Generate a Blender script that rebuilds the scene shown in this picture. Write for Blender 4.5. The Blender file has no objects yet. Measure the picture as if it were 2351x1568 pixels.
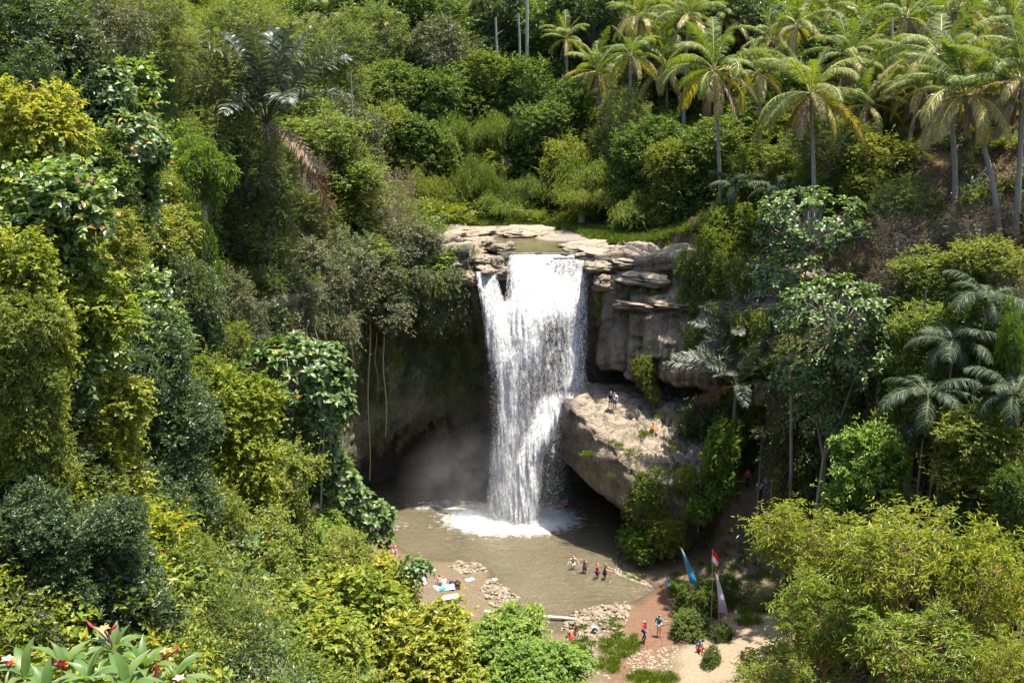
import bpy, math, random
import numpy as np
from mathutils import Vector, Matrix, Euler

S = bpy.context.scene
C = S.collection
R = math.radians
random.seed(7)
RNG = np.random.default_rng(7)

# ------------------------------------------------------------------ camera, sky, sun, exposure
PITCH = R(14.3)
CAM_Z = 43.0
cam_d = bpy.data.cameras.new('camera')
cam_d.lens = 35.0; cam_d.sensor_width = 36.0; cam_d.sensor_fit = 'HORIZONTAL'
cam_d.clip_start = 0.2; cam_d.clip_end = 3000
cam = bpy.data.objects.new('camera', cam_d); C.objects.link(cam)
cam.location = (0, 0, CAM_Z); cam.rotation_euler = (R(90) - PITCH, 0, 0)
S.camera = cam

SUN_DIR = Vector((0.21, 0.07, 0.97)).normalized()
SUN_EL = math.asin(SUN_DIR.z); SUN_AZ = math.atan2(SUN_DIR.x, SUN_DIR.y)
world = bpy.data.worlds.new('World'); S.world = world; world.use_nodes = True
wn = world.node_tree
for n in list(wn.nodes): wn.nodes.remove(n)
sky = wn.nodes.new('ShaderNodeTexSky'); sky.sky_type = 'NISHITA'; sky.sun_disc = False
sky.sun_elevation = SUN_EL; sky.sun_rotation = SUN_AZ
sky.air_density = 1.0; sky.dust_density = 2.0
bg = wn.nodes.new('ShaderNodeBackground'); bg.inputs[1].default_value = 0.145
wo = wn.nodes.new('ShaderNodeOutputWorld')
wn.links.new(sky.outputs[0], bg.inputs[0]); wn.links.new(bg.outputs[0], wo.inputs[0])
sun_d = bpy.data.lights.new('sun', 'SUN'); sun_d.energy = 5.0; sun_d.angle = R(0.53); sun_d.color = (1, 0.94, 0.82)
sun = bpy.data.objects.new('sun', sun_d); C.objects.link(sun)
sun.rotation_euler = SUN_DIR.to_track_quat('Z', 'Y').to_euler(); sun.location = (40, 60, 120)
S.view_settings.view_transform = 'Standard'; S.view_settings.look = 'None'
S.view_settings.exposure = 1.6; S.view_settings.gamma = 1.0; S.view_settings.use_curve_mapping = False
cy = S.cycles
cy.max_bounces = 6; cy.diffuse_bounces = 3; cy.glossy_bounces = 2; cy.transmission_bounces = 3
cy.transparent_max_bounces = 12; cy.volume_bounces = 0
cy.use_denoising = True
cy.sample_clamp_indirect = 4.0
try: cy.denoiser = 'OPENIMAGEDENOISE'
except Exception: pass

# ------------------------------------------------------------------ helpers
# (u, v) are positions in the 2351 x 1568 view of the photograph; a distance turns them into points of the place
FPX = 2351 * 35.0 / 36.0
cs, sn = math.cos(PITCH), math.sin(PITCH)
def ray(u, v):
    a = (u - 1175.5) / FPX; b = (784 - v) / FPX
    return a, cs + b * sn, -sn + b * cs
def P(u, v, y):
    a, dy, dz = ray(u, v); t = y / dy
    return Vector((a * t, y, CAM_Z + dz * t))
def G(u, v, z=0.0):
    a, dy, dz = ray(u, v); t = (z - CAM_Z) / dz
    return Vector((a * t, dy * t, z))
def mpp(u, v, y):            # metres for each view pixel at that distance
    return (y / ray(u, v)[1]) / FPX

def _hash(ix, iy, iz, seed):
    h = (ix * 374761393 + iy * 668265263 + iz * 2147483647 + seed * 1274126177) & 0xFFFFFFFF
    h = ((h ^ (h >> 13)) * 1274126177) & 0xFFFFFFFF
    h = h ^ (h >> 16)
    return (h & 0xFFFF) / 65535.0
def vnoise(p, seed=0):
    p = np.asarray(p, dtype=np.float64)
    i = np.floor(p).astype(np.int64); f = p - i; f = f * f * (3 - 2 * f)
    out = 0
    for dx in (0, 1):
        wx = f[..., 0] if dx else 1 - f[..., 0]
        for dy in (0, 1):
            wy = f[..., 1] if dy else 1 - f[..., 1]
            for dz in (0, 1):
                wz = f[..., 2] if dz else 1 - f[..., 2]
                out = out + wx * wy * wz * _hash(i[..., 0] + dx, i[..., 1] + dy, i[..., 2] + dz, seed)
    return out * 2 - 1
def fbm(p, scale=1.0, octv=4, seed=0, gain=0.5, lac=2.1):
    p = np.asarray(p, dtype=np.float64) * scale
    a, s, o = 1.0, 0.0, 0
    for k in range(octv):
        o = o + a * vnoise(p, seed + k * 17); s += a
        a *= gain; p = p * lac
    return o / s
def sstep(a, b, x):
    t = np.clip((x - a) / (b - a), 0, 1); return t * t * (3 - 2 * t)

def npmesh(name, V, F, mat=None, smooth=False, attrs=None):
    V = np.asarray(V, dtype=np.float32).reshape(-1, 3); F = np.asarray(F, dtype=np.int32)
    k = F.shape[1]; nf = F.shape[0]
    me = bpy.data.meshes.new(name)
    me.vertices.add(len(V)); me.vertices.foreach_set('co', V.ravel())
    me.loops.add(nf * k); me.loops.foreach_set('vertex_index', F.ravel())
    me.polygons.add(nf); me.polygons.foreach_set('loop_start', np.arange(0, nf * k, k, dtype=np.int32))
    me.polygons.foreach_set('use_smooth', np.full(nf, smooth))
    for an, av in (attrs or {}).items():
        at = me.attributes.new(an, 'FLOAT', 'POINT'); at.data.foreach_set('value', np.asarray(av, dtype=np.float32).ravel())
    me.update(calc_edges=True)
    if mat: me.materials.append(mat)
    return me
def grid_faces(nr, nc, wrap=False):
    i = np.arange(nr - 1)[:, None]; j = np.arange(nc if wrap else nc - 1)[None, :]
    j2 = (j + 1) % nc
    return np.stack([i * nc + j, i * nc + j2, (i + 1) * nc + j2, (i + 1) * nc + j], -1).reshape(-1, 4)
class MB:                     # collects triangles and quads (quads are split) of one part
    def __init__(s): s.V = []; s.F = []; s.n = 0
    def add(s, V, F):
        V = np.asarray(V, float).reshape(-1, 3); F = np.asarray(F, int)
        if F.shape[1] == 4: F = np.concatenate([F[:, [0, 1, 2]], F[:, [0, 2, 3]]])
        s.V.append(V); s.F.append(F + s.n); s.n += len(V); return s
    def tube(s, pts, rad, k=6, cap=True):
        pts = np.asarray(pts, float); n = len(pts); rad = np.broadcast_to(np.asarray(rad, float), (n,))
        T = np.gradient(pts, axis=0); T /= np.linalg.norm(T, axis=1, keepdims=True) + 1e-9
        up = np.tile(np.array([0.31, 0.95, 0.05]), (n, 1)); A = np.cross(T, up); A /= np.linalg.norm(A, axis=1, keepdims=True) + 1e-9
        B = np.cross(T, A); th = np.linspace(0, 2 * np.pi, k, endpoint=False)
        V = pts[:, None] + rad[:, None, None] * (np.cos(th)[None, :, None] * A[:, None] + np.sin(th)[None, :, None] * B[:, None])
        s.add(V.reshape(-1, 3), grid_faces(n, k, True))
        if cap:
            for e, o in ((0, 1), (n - 1, -1)):
                b = s.n; ring = V[e]
                s.add(np.vstack([ring, pts[e]]), [[(i + 1) % k, i, k] if o > 0 else [i, (i + 1) % k, k] for i in range(k)])
        return s
    def box(s, c, h, rz=0.0, rx=0.0):
        c = np.asarray(c, float); h = np.asarray(h, float)
        v = np.array([[x, y, z] for x in (-1, 1) for y in (-1, 1) for z in (-1, 1)]) * h
        M = np.array(Euler((rx, 0, rz)).to_matrix()); v = v @ M.T + c
        return s.add(v, [[0, 1, 3, 2], [4, 6, 7, 5], [0, 4, 5, 1], [2, 3, 7, 6], [0, 2, 6, 4], [1, 5, 7, 3]])
    def mesh(s, name, mat=None, smooth=False):
        return npmesh(name, np.concatenate(s.V), np.concatenate(s.F), mat, smooth)
def obj(name, me, parent=None, loc=(0, 0, 0), rot=(0, 0, 0), scale=(1, 1, 1)):
    o = bpy.data.objects.new(name, me); C.objects.link(o)
    o.location = loc; o.rotation_euler = rot; o.scale = scale
    if parent is not None: o.parent = parent
    return o
def tag(o, label=None, cat=None, group=None, kind=None):
    if label: o['label'] = label
    if cat: o['category'] = cat
    if group: o['group'] = group
    if kind: o['kind'] = kind
    return o
def thing(name, label, cat, loc=(0, 0, 0), rz=0.0, group=None):
    o = bpy.data.objects.new(name, None); C.objects.link(o); o.empty_display_size = 0.3
    o.location = loc; o.rotation_euler = (0, 0, rz)
    return tag(o, label, cat, group)

# ------------------------------------------------------------------ materials
class NT:
    def __init__(s, name):
        s.m = bpy.data.materials.new(name); s.m.use_nodes = True; s.t = s.m.node_tree
        s.b = s.t.nodes['Principled BSDF']; s.out = s.t.nodes['Material Output']
    def n(s, typ, **kw):
        nd = s.t.nodes.new('ShaderNode' + typ)
        for k, v in kw.items(): setattr(nd, k, v)
        return nd
    def l(s, a, b): s.t.links.new(a, b)
    def noise(s, scale, detail=4, rough=0.55, vec=None, stretch=None):
        tc = s.n('TexCoord'); src = tc.outputs['Object'] if vec is None else vec
        if stretch:
            mp = s.n('Mapping'); mp.inputs['Scale'].default_value = stretch; s.l(src, mp.inputs[0]); src = mp.outputs[0]
        t = s.n('TexNoise'); t.inputs['Scale'].default_value = scale; t.inputs['Detail'].default_value = detail; t.inputs['Roughness'].default_value = rough
        s.l(src, t.inputs['Vector']); return t.outputs['Fac']
    def ramp(s, fac, stops):
        r = s.n('ValToRGB'); e = r.color_ramp.elements
        while len(e) < len(stops): e.new(0.5)
        for k, (p, c) in enumerate(stops):
            e[k].position = p; e[k].color = (*c, 1) if len(c) == 3 else c
        s.l(fac, r.inputs[0]); return r.outputs[0]
    def mix(s, fac, a, b, blend='MIX'):
        m = s.n('Mix', data_type='RGBA', blend_type=blend)
        if isinstance(fac, (int, float)): m.inputs[0].default_value = fac
        else: s.l(fac, m.inputs[0])
        for k, x in ((6, a), (7, b)):
            if isinstance(x, tuple): m.inputs[k].default_value = (*x, 1) if len(x) == 3 else x
            else: s.l(x, m.inputs[k])
        return m.outputs[2]
    def math(s, op, a, b=None, clamp=False):
        m = s.n('Math', operation=op, use_clamp=clamp)
        for k, x in ((0, a), (1, b)):
            if x is None: continue
            if isinstance(x, (int, float)): m.inputs[k].default_value = x
            else: s.l(x, m.inputs[k])
        return m.outputs[0]
    def attr(s, name):
        a = s.n('Attribute'); a.attribute_name = name; return a.outputs['Fac']
    def bump(s, h, strength=0.4, dist=0.1):
        b = s.n('Bump'); b.inputs['Strength'].default_value = strength; b.inputs['Distance'].default_value = dist
        s.l(h, b.inputs['Height']); s.l(b.outputs[0], s.b.inputs['Normal']); return b
    def set(s, **kw):
        for k, v in kw.items():
            i = s.b.inputs[k.replace('_', ' ')]
            if isinstance(v, tuple): i.default_value = (*v, 1) if len(v) == 3 else v
            elif isinstance(v, (int, float)): i.default_value = v
            else: s.l(v, i)
        return s

def plain(name, col, rough=0.7, var=0.15, scale=6.0, spec=0.3):
    m = NT(name)
    f = m.noise(scale, 4)
    c = m.mix(f, tuple(x * (1 - var) for x in col), tuple(min(1, x * (1 + var)) for x in col))
    m.set(Base_Color=c, Roughness=rough); m.b.inputs['Specular IOR Level'].default_value = spec
    return m.m
def leaf_mat(name, cols, trans=0.35, gloss=0.38, spec=0.45, tcol=None, hue=0.25, young=None):
    """cols: colours a leaf of this kind may have (dark .. light, then the odd yellow ones); each leaf draws one of them"""
    m = NT(name)
    geo = m.n('NewGeometry'); oi = m.n('ObjectInfo')
    nc = len(cols) - 1
    stops = [(0.93 * k / (nc - 1), c) for k, c in enumerate(cols[:-1])] + [(0.965, cols[-2]), (0.975, cols[-1])]
    c = m.ramp(geo.outputs['Random Per Island'], stops)
    patch = m.noise(0.55, 2)
    c2 = m.mix(m.math('MULTIPLY', m.math('SUBTRACT', patch, 0.45, True), 2.2, True), c, young or cols[-2])
    c = m.mix(0.45, c, c2)
    hs = m.n('HueSaturation')
    hs.inputs['Hue'].default_value = 0.5; hs.inputs['Saturation'].default_value = 0.97
    m.l(m.math('ADD', m.math('MULTIPLY', oi.outputs['Random'], hue), 1 - hue / 2), hs.inputs['Value'])
    m.l(m.math('ADD', m.math('MULTIPLY', oi.outputs['Random'], -0.035), 0.508), hs.inputs['Hue'])
    m.l(c, hs.inputs['Color']); c = hs.outputs[0]
    m.set(Base_Color=c, Roughness=gloss); m.b.inputs['Specular IOR Level'].default_value = spec
    tr = m.n('BsdfTranslucent')
    t2 = m.mix(1.0, c, tcol or (1.6, 1.7, 0.45), 'MULTIPLY')
    m.l(t2, tr.inputs[0])
    mx = m.n('MixShader'); mx.inputs[0].default_value = trans
    m.l(m.b.outputs[0], mx.inputs[1]); m.l(tr.outputs[0], mx.inputs[2]); m.l(mx.outputs[0], m.out.inputs[0])
    return m.m

# ------------------------------------------------------------------ terrain
CTRL = np.array([
 # near slope below the viewpoint
 (0,-40,46),(0,-6,41.2),(0,0,41),(0,5,36.5),(0,12,29.5),(0,25,20.5),(-6,33,18.5),(0,40,13.5),(0,48,8),(6,55,3.5),(8,40,15),(12,25,24),(15,12,32),(25,0,41),(-12,5,39),
 (18,35,15),(22,45,11),(26,35,18),(27,22,27),(40,20,36),(20,55,6),(28,52,12),
 # left slope
 (-6,12,30.5),(-10,18,27),(-13,25,28),(-16,30,32.5),(-12,36,23),(-10,45,16),(-9,54,9),(-17,27,33),(-18,36,31),(-20,44,32),(-17,50,25),(-22,55,32),(-15,60,16),(-19,64,25),(-20,72,27),(-21,80,28),(-22,88,27.5),(-20,98,28),(-14,108,28),
 (-26,70,35),(-24,84,33),(-32,60,41),(-36,80,42),(-30,100,36),(-38,95,43),(-45,60,50),(-55,80,56),(-60,120,62),(-28,118,36),(-40,130,48),(-20,125,31),(-14,115,28),(-30,20,42),(-60,20,58),(-25,-20,45),
 # plateau and far hillside
 (-6,104,26.8),(-8,112,26.9),(0,108,26.6),(8,108,26.6),(16,103,26.9),(0,118,26.7),(10,118,26.8),(-6,124,27.2),(4,126,27.2),(14,122,27.3),(19,112,28),
 (-10,132,30),(0,134,30),(12,130,30),(0,148,38),(20,140,39),(-20,145,38),(0,165,48),(25,160,50),(-25,165,50),(0,190,62),(35,190,64),(-40,190,66),(0,240,86),(80,240,92),(-80,240,92),
 # right slope
 (23,104,31),(27,98,33),(31,104,37),(34,90,33),(31,84,25),(27,92,27),(36,80,31.5),(42,80,36),(30,74,19),(34,70,23),(31,62,17),(27,66,12),(38,62,25),(45,60,30),(45,100,45),(35,118,43),(26,122,36),(50,120,54),(60,75,44),(70,100,58),(80,160,75),(60,40,42),(35,45,20),(80,0,55),
], float)
def _rbf_fit(Pc, z):
    n = len(Pc); D = np.linalg.norm(Pc[:, None] - Pc[None], axis=-1)
    A = np.zeros((n + 3, n + 3)); A[:n, :n] = D + np.eye(n) * 0.4; A[:n, n] = 1; A[:n, n + 1:] = Pc; A[n:, :n] = A[:n, n:].T
    return np.linalg.solve(A, np.concatenate([z, np.zeros(3)]))
_W = _rbf_fit(CTRL[:, :2], CTRL[:, 2])
def upland(x, y):
    q = np.stack([x, y], -1).reshape(-1, 2); o = np.empty(len(q))
    for a in range(0, len(q), 20000):
        s = q[a:a + 20000]; D = np.linalg.norm(s[:, None] - CTRL[None, :, :2], axis=-1)
        o[a:a + 20000] = D @ _W[:-3] + _W[-3] + s @ _W[-2:]
    o = np.clip(o, 2.0, 150); return o.reshape(np.shape(x))
def poly_sd(poly, x, y):      # signed distance in plan, negative inside
    px = np.asarray(poly, float); x = np.asarray(x, float); y = np.asarray(y, float)
    d = np.full(x.shape, 1e9); ins = np.zeros(x.shape, bool); n = len(px)
    for i in range(n):
        a = px[i]; b = px[(i + 1) % n]; e = b - a
        t = np.clip(((x - a[0]) * e[0] + (y - a[1]) * e[1]) / (e @ e + 1e-12), 0, 1)
        d = np.minimum(d, np.hypot(x - a[0] - t * e[0], y - a[1] - t * e[1]))
        c = (a[1] > y) != (b[1] > y)
        xs = a[0] + (y - a[1]) / (b[1] - a[1] + 1e-12) * e[0]
        ins ^= c & (x < xs)
    return np.where(ins, -d, d)
def gp(pts, z=0.0): return [tuple(G(u, v, z)[:2]) for u, v in pts]
GORGE = [(-12, 58), (-13, 64), (-14, 70), (-19, 76), (-20, 84), (-20, 96), (-17, 105.5), (-8, 110), (8, 108.5), (12, 107), (20, 103), (24, 96), (23.5, 90), (22, 84), (23, 78), (24, 71), (22, 64), (14, 60), (2, 60), (-10, 60)]
POOL = gp([(880, 1190), (905, 1245), (960, 1280), (1040, 1284), (1105, 1290), (1132, 1312), (1152, 1342), (1190, 1366), (1188, 1400), (1175, 1440), (1290, 1448), (1300, 1414), (1335, 1400), (1385, 1388), (1460, 1378), (1505, 1352), (1478, 1336), (1405, 1308), (1428, 1240)]) + [(14, 93), (14, 101), (4, 109), (-14, 109), (-19, 99), (-14, 93)]
RIVER = gp([(1112, 566), (1095, 548), (1150, 538), (1215, 541), (1262, 552), (1322, 566), (1352, 580), (1365, 600), (1155, 600), (1172, 576)], 26.5)
def floor_z(x, y):
    d = poly_sd(POOL, x, y)
    z = np.where(d < 0, -0.12 + np.maximum(d, -4) * 0.22, 0.02 + np.minimum(d, 7) * 0.10)
    z = z + sstep(12, 22, x) * 1.2 * (d > 0) + sstep(9, 20, x) * sstep(74, 64, y) * 0.5
    return z + 0.05 * fbm(np.stack([x, y, x * 0], -1), 0.5, 3, 5) * (d > -1)
def hollow_z(x, y):           # shaded footpath shelf and the earth bank below it, right of the ledge
    return 3.2 + 4.2 * sstep(82.0, 84.2, y) + 0.06 * (x - 18)
def terrain(x, y):
    x = np.asarray(x, float); y = np.asarray(y, float)
    n = fbm(np.stack([x, y, x * 0], -1), 0.09, 4, 3)
    up = upland(x, y)
    rock = sstep(14, 9, np.hypot((x - 4) / 1.6, (y - 113)))
    up = up + n * (1.6 * (1 - 0.9 * rock))
    rv = poly_sd(RIVER, x, y); up = np.where(rv < 2, np.minimum(up, 26.55 + np.maximum(rv, -1.2) * 0.25), up)
    fl = floor_z(x, y)
    hm = sstep(17.6, 20.0, x) * sstep(78, 82.5, y) * sstep(96, 92, y)
    fl = fl * (1 - hm) + np.maximum(fl, hollow_z(x, y)) * hm
    sd = poly_sd(GORGE, x, y)
    width = 1.2 + 6.0 * sstep(80, 70, y) * sstep(-9, -13, x) + 7.0 * sstep(10, 22, x) * sstep(100, 90, y) * (1 - hm) + 9.0 * sstep(72, 62, y) * sstep(-12, -4, x)
    k = sstep(0, 1, sd / width)
    return fl * (1 - k) + up * k
CAPL = [(-20.5, 73), (-16.6, 80), (-16, 91), (-13.3, 99.5), (-8.8, 104), (-8, 113), (-18, 113), (-26, 100), (-26, 72)]
def plant_z(x, y):            # what a plant is rooted on: the ground, or the rock cap of the left cliff
    z = terrain(x, y); return np.where(poly_sd(CAPL, x, y) < 0, np.maximum(z, 26.9), z)


def axis_pts(segs):
    out = []
    for a, b, st in segs: out.append(np.arange(a, b, st))
    out.append([segs[-1][1]]); return np.concatenate(out)
XS = axis_pts([(-420, -90, 22), (-90, -40, 2.5), (-40, -24, 1.0), (-24, 28, 0.4), (28, 48, 0.8), (48, 100, 2.5), (100, 420, 22)])
YS = axis_pts([(-120, -10, 11), (-10, 58, 1.0), (58, 112, 0.4), (112, 130, 0.6), (130, 190, 1.6), (190, 300, 8), (300, 700, 40)])
GX, GY = np.meshgrid(XS, YS)
GZ = terrain(GX, GY)
PZ = plant_z(GX, GY)
def tz(x, y):                 # height a thing stands on, read off the ground sheet
    i = int(np.clip(np.searchsorted(XS, x) - 1, 0, len(XS) - 2)); j = int(np.clip(np.searchsorted(YS, y) - 1, 0, len(YS) - 2))
    fx = min(1, max(0, (x - XS[i]) / (XS[i + 1] - XS[i]))); fy = min(1, max(0, (y - YS[j]) / (YS[j + 1] - YS[j])))
    return float((PZ[j, i] * (1 - fx) + PZ[j, i + 1] * fx) * (1 - fy) + (PZ[j + 1, i] * (1 - fx) + PZ[j + 1, i + 1] * fx) * fy)
PATH = gp([(1560, 1330), (1500, 1360), (1465, 1390), (1440, 1440), (1460, 1480), (1390, 1568), (1470, 1568), (1560, 1490), (1545, 1400)], 0.3)
SAND = gp([(1560, 1490), (1560, 1568), (1700, 1568), (1790, 1500), (1790, 1410), (1720, 1380), (1690, 1420)], 1.2)
d_pool = poly_sd(POOL, GX, GY); d_path = poly_sd(PATH, GX, GY); d_sand = poly_sd(SAND, GX, GY); d_gorge = poly_sd(GORGE, GX, GY)
nz = 0.8 * fbm(np.stack([GX, GY, GX * 0], -1), 0.6, 3, 9)
a_path = sstep(0.5, -0.5, d_path + nz)
a_sand = sstep(0.8, -0.6, d_sand + nz)
a_beach = sstep(1.5, 0.0, d_gorge) * (1 - a_path)
a_wet = sstep(1.3, 0.0, d_pool + 0.5 * nz)
dplat = poly_sd([(-9, 97), (-9, 124), (16, 122), (19, 110), (18, 98)], GX, GY)
d_riv = poly_sd(RIVER, GX, GY)
a_rock = sstep(1.0, -1.0, dplat + 2 * nz) * sstep(11, 5, d_riv + 3 * nz + 4 * sstep(112, 122, GY))
m = NT('soil')
n1 = m.noise(0.35, 5); n2 = m.noise(5.0, 5, 0.7)
forest = m.ramp(n1, [(0.3, (0.035, 0.026, 0.014)), (0.5, (0.075, 0.05, 0.028)), (0.62, (0.13, 0.078, 0.042)), (0.75, (0.05, 0.055, 0.02))])
beach = m.ramp(n2, [(0.25, (0.06, 0.043, 0.027)), (0.5, (0.11, 0.082, 0.053)), (0.75, (0.18, 0.14, 0.095))])
sandc = m.ramp(n2, [(0.25, (0.15, 0.108, 0.07)), (0.5, (0.215, 0.163, 0.11)), (0.75, (0.27, 0.215, 0.15))])
pathc = m.ramp(n2, [(0.25, (0.07, 0.038, 0.024)), (0.5, (0.12, 0.066, 0.042)), (0.8, (0.19, 0.115, 0.072))])
rockc = m.ramp(n2, [(0.25, (0.08, 0.07, 0.055)), (0.5, (0.16, 0.14, 0.115)), (0.75, (0.23, 0.205, 0.17))])
c = m.mix(m.attr('beach'), forest, beach)
c = m.mix(m.attr('sand'), c, sandc); c = m.mix(m.attr('path'), c, pathc); c = m.mix(m.attr('rock'), c, rockc)
wetc = m.mix(1.0, c, (0.45, 0.42, 0.40), 'MULTIPLY')
c = m.mix(m.math('MULTIPLY', m.attr('wet'), 0.9), c, wetc)
m.set(Base_Color=c, Roughness=0.9); m.b.inputs['Specular IOR Level'].default_value = 0.2
m.bump(m.noise(7.0, 6, 0.7), 0.7, 0.12)
ground = obj('ground', npmesh('ground', np.stack([GX, GY, GZ], -1), grid_faces(len(YS), len(XS)), m.m, True,
             dict(path=a_path, sand=a_sand, beach=a_beach, wet=a_wet, rock=a_rock)))
tag(ground, 'earth and sand ground of the gorge and its slopes', None, None, 'structure')

# ------------------------------------------------------------------ rock material
def rock_material(name, light=(0.38, 0.305, 0.23), dark=(0.10, 0.08, 0.06), ochre=(0.29, 0.195, 0.11)):
    m = NT(name)
    big = m.noise(0.35, 4); strata = m.noise(1.0, 5, 0.6, stretch=(0.25, 0.25, 1.6)); fine = m.noise(5, 6, 0.7)
    streak = m.noise(1.2, 4, 0.6, stretch=(1.6, 1.6, 0.12))
    c = m.mix(strata, dark, light)
    c = m.mix(m.math('MULTIPLY', m.math('SUBTRACT', big, 0.42, True), 3.5, True), c, ochre)
    c = m.mix(0.55, c, m.mix(fine, dark, light))
    c = m.mix(m.math('MULTIPLY', m.math('SUBTRACT', streak, 0.5, True), 3.0, True), c, tuple(0.55 * x for x in dark))
    mossn = m.ramp(m.noise(0.9, 5, 0.65), [(0.35, (0, 0, 0)), (0.62, (1, 1, 1))])
    mosscol = m.ramp(m.noise(3.0, 4), [(0.3, (0.045, 0.055, 0.018)), (0.6, (0.10, 0.115, 0.036)), (0.8, (0.17, 0.15, 0.065))])
    mf = m.math('MULTIPLY', m.attr('moss'), m.math('ADD', m.math('MULTIPLY', mossn, 0.6), 0.45), True)
    c = m.mix(mf, c, mosscol)
    wet = m.mix(1.0, c, (0.28, 0.27, 0.27), 'MULTIPLY'); c = m.mix(m.attr('wet'), c, wet)
    m.set(Base_Color=c); 
    m.set(Roughness=m.math('SUBTRACT', 0.85, m.math('MULTIPLY', m.attr('wet'), 0.5)))
    tc = m.n('TexCoord'); mp = m.n('Mapping'); mp.inputs['Scale'].default_value = (0.28, 0.28, 0.62)
    ds = m.n('TexNoise'); ds.inputs['Scale'].default_value = 0.8; m.l(tc.outputs['Object'], ds.inputs['Vector'])
    wv = m.n('VectorMath', operation='MULTIPLY_ADD'); m.l(ds.outputs['Color'], wv.inputs[0]); wv.inputs[1].default_value = (2.6, 2.6, 2.6); m.l(tc.outputs['Object'], wv.inputs[2]); m.l(wv.outputs[0], mp.inputs[0])
    vo = m.n('TexVoronoi', feature='DISTANCE_TO_EDGE'); vo.inputs['Scale'].default_value = 1.0; m.l(mp.outputs[0], vo.inputs['Vector'])
    crack = m.math('MULTIPLY', vo.outputs['Distance'], 14.0, True)
    m.t.links.remove(m.b.inputs['Base Color'].links[0])
    m.set(Base_Color=m.mix(m.math('ADD', m.math('MULTIPLY', crack, 0.5), 0.5), tuple(0.4 * x for x in dark), c))
    h = m.math('ADD', m.math('ADD', m.math('MULTIPLY', fine, 0.8), strata), m.math('MULTIPLY', crack, 0.25))
    m.bump(h, 1.0, 0.35)
    return m.m
ROCK = rock_material('rock')

# ------------------------------------------------------------------ cliff behind and beside the falls
CL = np.array([(-26, 69), (-21, 72.5), (-17.6, 78), (-17.2, 83), (-16.8, 91), (-14, 99.5), (-9, 103.6), (-4.2, 103.6), (-2.6, 102.6), (0, 101.8), (4, 101.4), (8.2, 101), (9.2, 99.6), (11.2, 98.9), (14, 97.6), (17, 96.6), (20, 95.0), (24, 91.0), (27, 86)], float)
def resample(Pt, step, smooth=2):
    for _ in range(smooth):
        Q = [Pt[0]]
        for a, b in zip(Pt[:-1], Pt[1:]): Q += [a * .75 + b * .25, a * .25 + b * .75]
        Q.append(Pt[-1]); Pt = np.array(Q)
    L = np.concatenate([[0], np.cumsum(np.linalg.norm(np.diff(Pt, axis=0), axis=1))])
    s = np.arange(0, L[-1], step)
    return np.stack([np.interp(s, L, Pt[:, k]) for k in range(Pt.shape[1])], -1)
cl = resample(CL, 0.22); tn = np.gradient(cl, axis=0); tn /= np.linalg.norm(tn, axis=1, keepdims=True); nr = np.stack([tn[:, 1], -tn[:, 0]], -1)
zz = np.concatenate([np.arange(-1.5, 26.0, 0.2), np.full(40, 26.0)]); back = np.concatenate([np.zeros(len(zz) - 40), np.linspace(0.15, 9.0, 40)])
NR, NCc = len(zz), len(cl)
xx = cl[:, 0][None, :]; Zg = np.repeat(zz[:, None], NCc, 1); Bk = np.repeat(back[:, None], NCc, 1)
wl = sstep(-1.2, -3.6, xx); wr = sstep(8.6, 10.2, xx); wf = 1 - wl - wr
top = 26.75 + 0.25 * np.sin(xx * 1.3)
top = np.where((xx > -1.1) & (xx < 8.5), 26.15, top) + 0 * xx
top = np.where((xx > -3.7) & (xx < -1.3), 24.9, top)
top = np.where(xx < -9, 27.2, top)
frac = np.clip((Zg + 1.5) / 27.5, 0, 1)
Z = np.where(Bk > 0, 0, -1.5 + frac * (top + 1.5))
sx = np.repeat(np.cumsum(np.concatenate([[0], np.linalg.norm(np.diff(cl, axis=0), axis=1)]))[None, :], NR, 0)
# overhang profiles (positive: out over the pool)
zt = np.where(Bk > 0, 26.0, Zg)
cavn = 1.7 * fbm(np.stack([sx * .35, sx * 0, sx * 0 + 1.5], -1), 1, 3, 91) + 0.8 * fbm(np.stack([sx * 1.3, zt, sx * 0], -1), 1, 2, 92)
left = 1.4 * sstep(17, 25, zt) - 0.6 * sstep(8, 14, zt) + 0.9 * sstep(5.2, 7.5, zt + cavn) - 5.2 * sstep(7.4, 3.6, zt + cavn)
fall = 0.3 * sstep(20, 26, zt) - 1.0 * sstep(14, 8, zt) - 3.0 * sstep(6, 3, zt)
right = 1.3 * sstep(23.2, 22.4, zt) - 0.7 * sstep(24.8, 24.3, zt) * sstep(22.6, 23.0, zt) + 1.3 * sstep(22, 15, zt) - 3.6 * sstep(14.9, 13.6, zt)
step2 = 0.9 * sstep(12.2, 12.8, xx) * sstep(21.2, 20.6, zt) + 0.8 * sstep(15.0, 15.5, xx) * sstep(19.4, 18.8, zt)
right = right + step2 + 0.65 * (np.abs(((xx * 0.62 + 0.15 * vnoise(np.stack([xx, xx, xx], -1), 4)) % 1.0) - 0.5) * 2 - 0.5) * sstep(22.6, 21.8, zt)
off = left * wl + fall * wf + right * wr
n3 = np.stack([sx * 0.55, sx * 0 + 3.1, zt * 0.32], -1)
off = off + 0.85 * fbm(n3, 0.6, 5, 21) + 0.28 * np.abs(fbm(np.stack([sx * 1.2, sx * 0, zt * 0.5], -1), 1.0, 4, 33)) - 0.22 * (vnoise(np.stack([sx * .4, sx * 0, zt * 1.9], -1), 8) > 0.25)
blk = _hash(np.floor(sx / 1.7).astype(np.int64), np.floor(zt / 1.9 + 0.5 * _hash(np.floor(sx / 1.7).astype(np.int64), 0 * NR, 0, 4)).astype(np.int64), 0, 5)
off = off + wr * 1.1 * (blk - 0.5)
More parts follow.
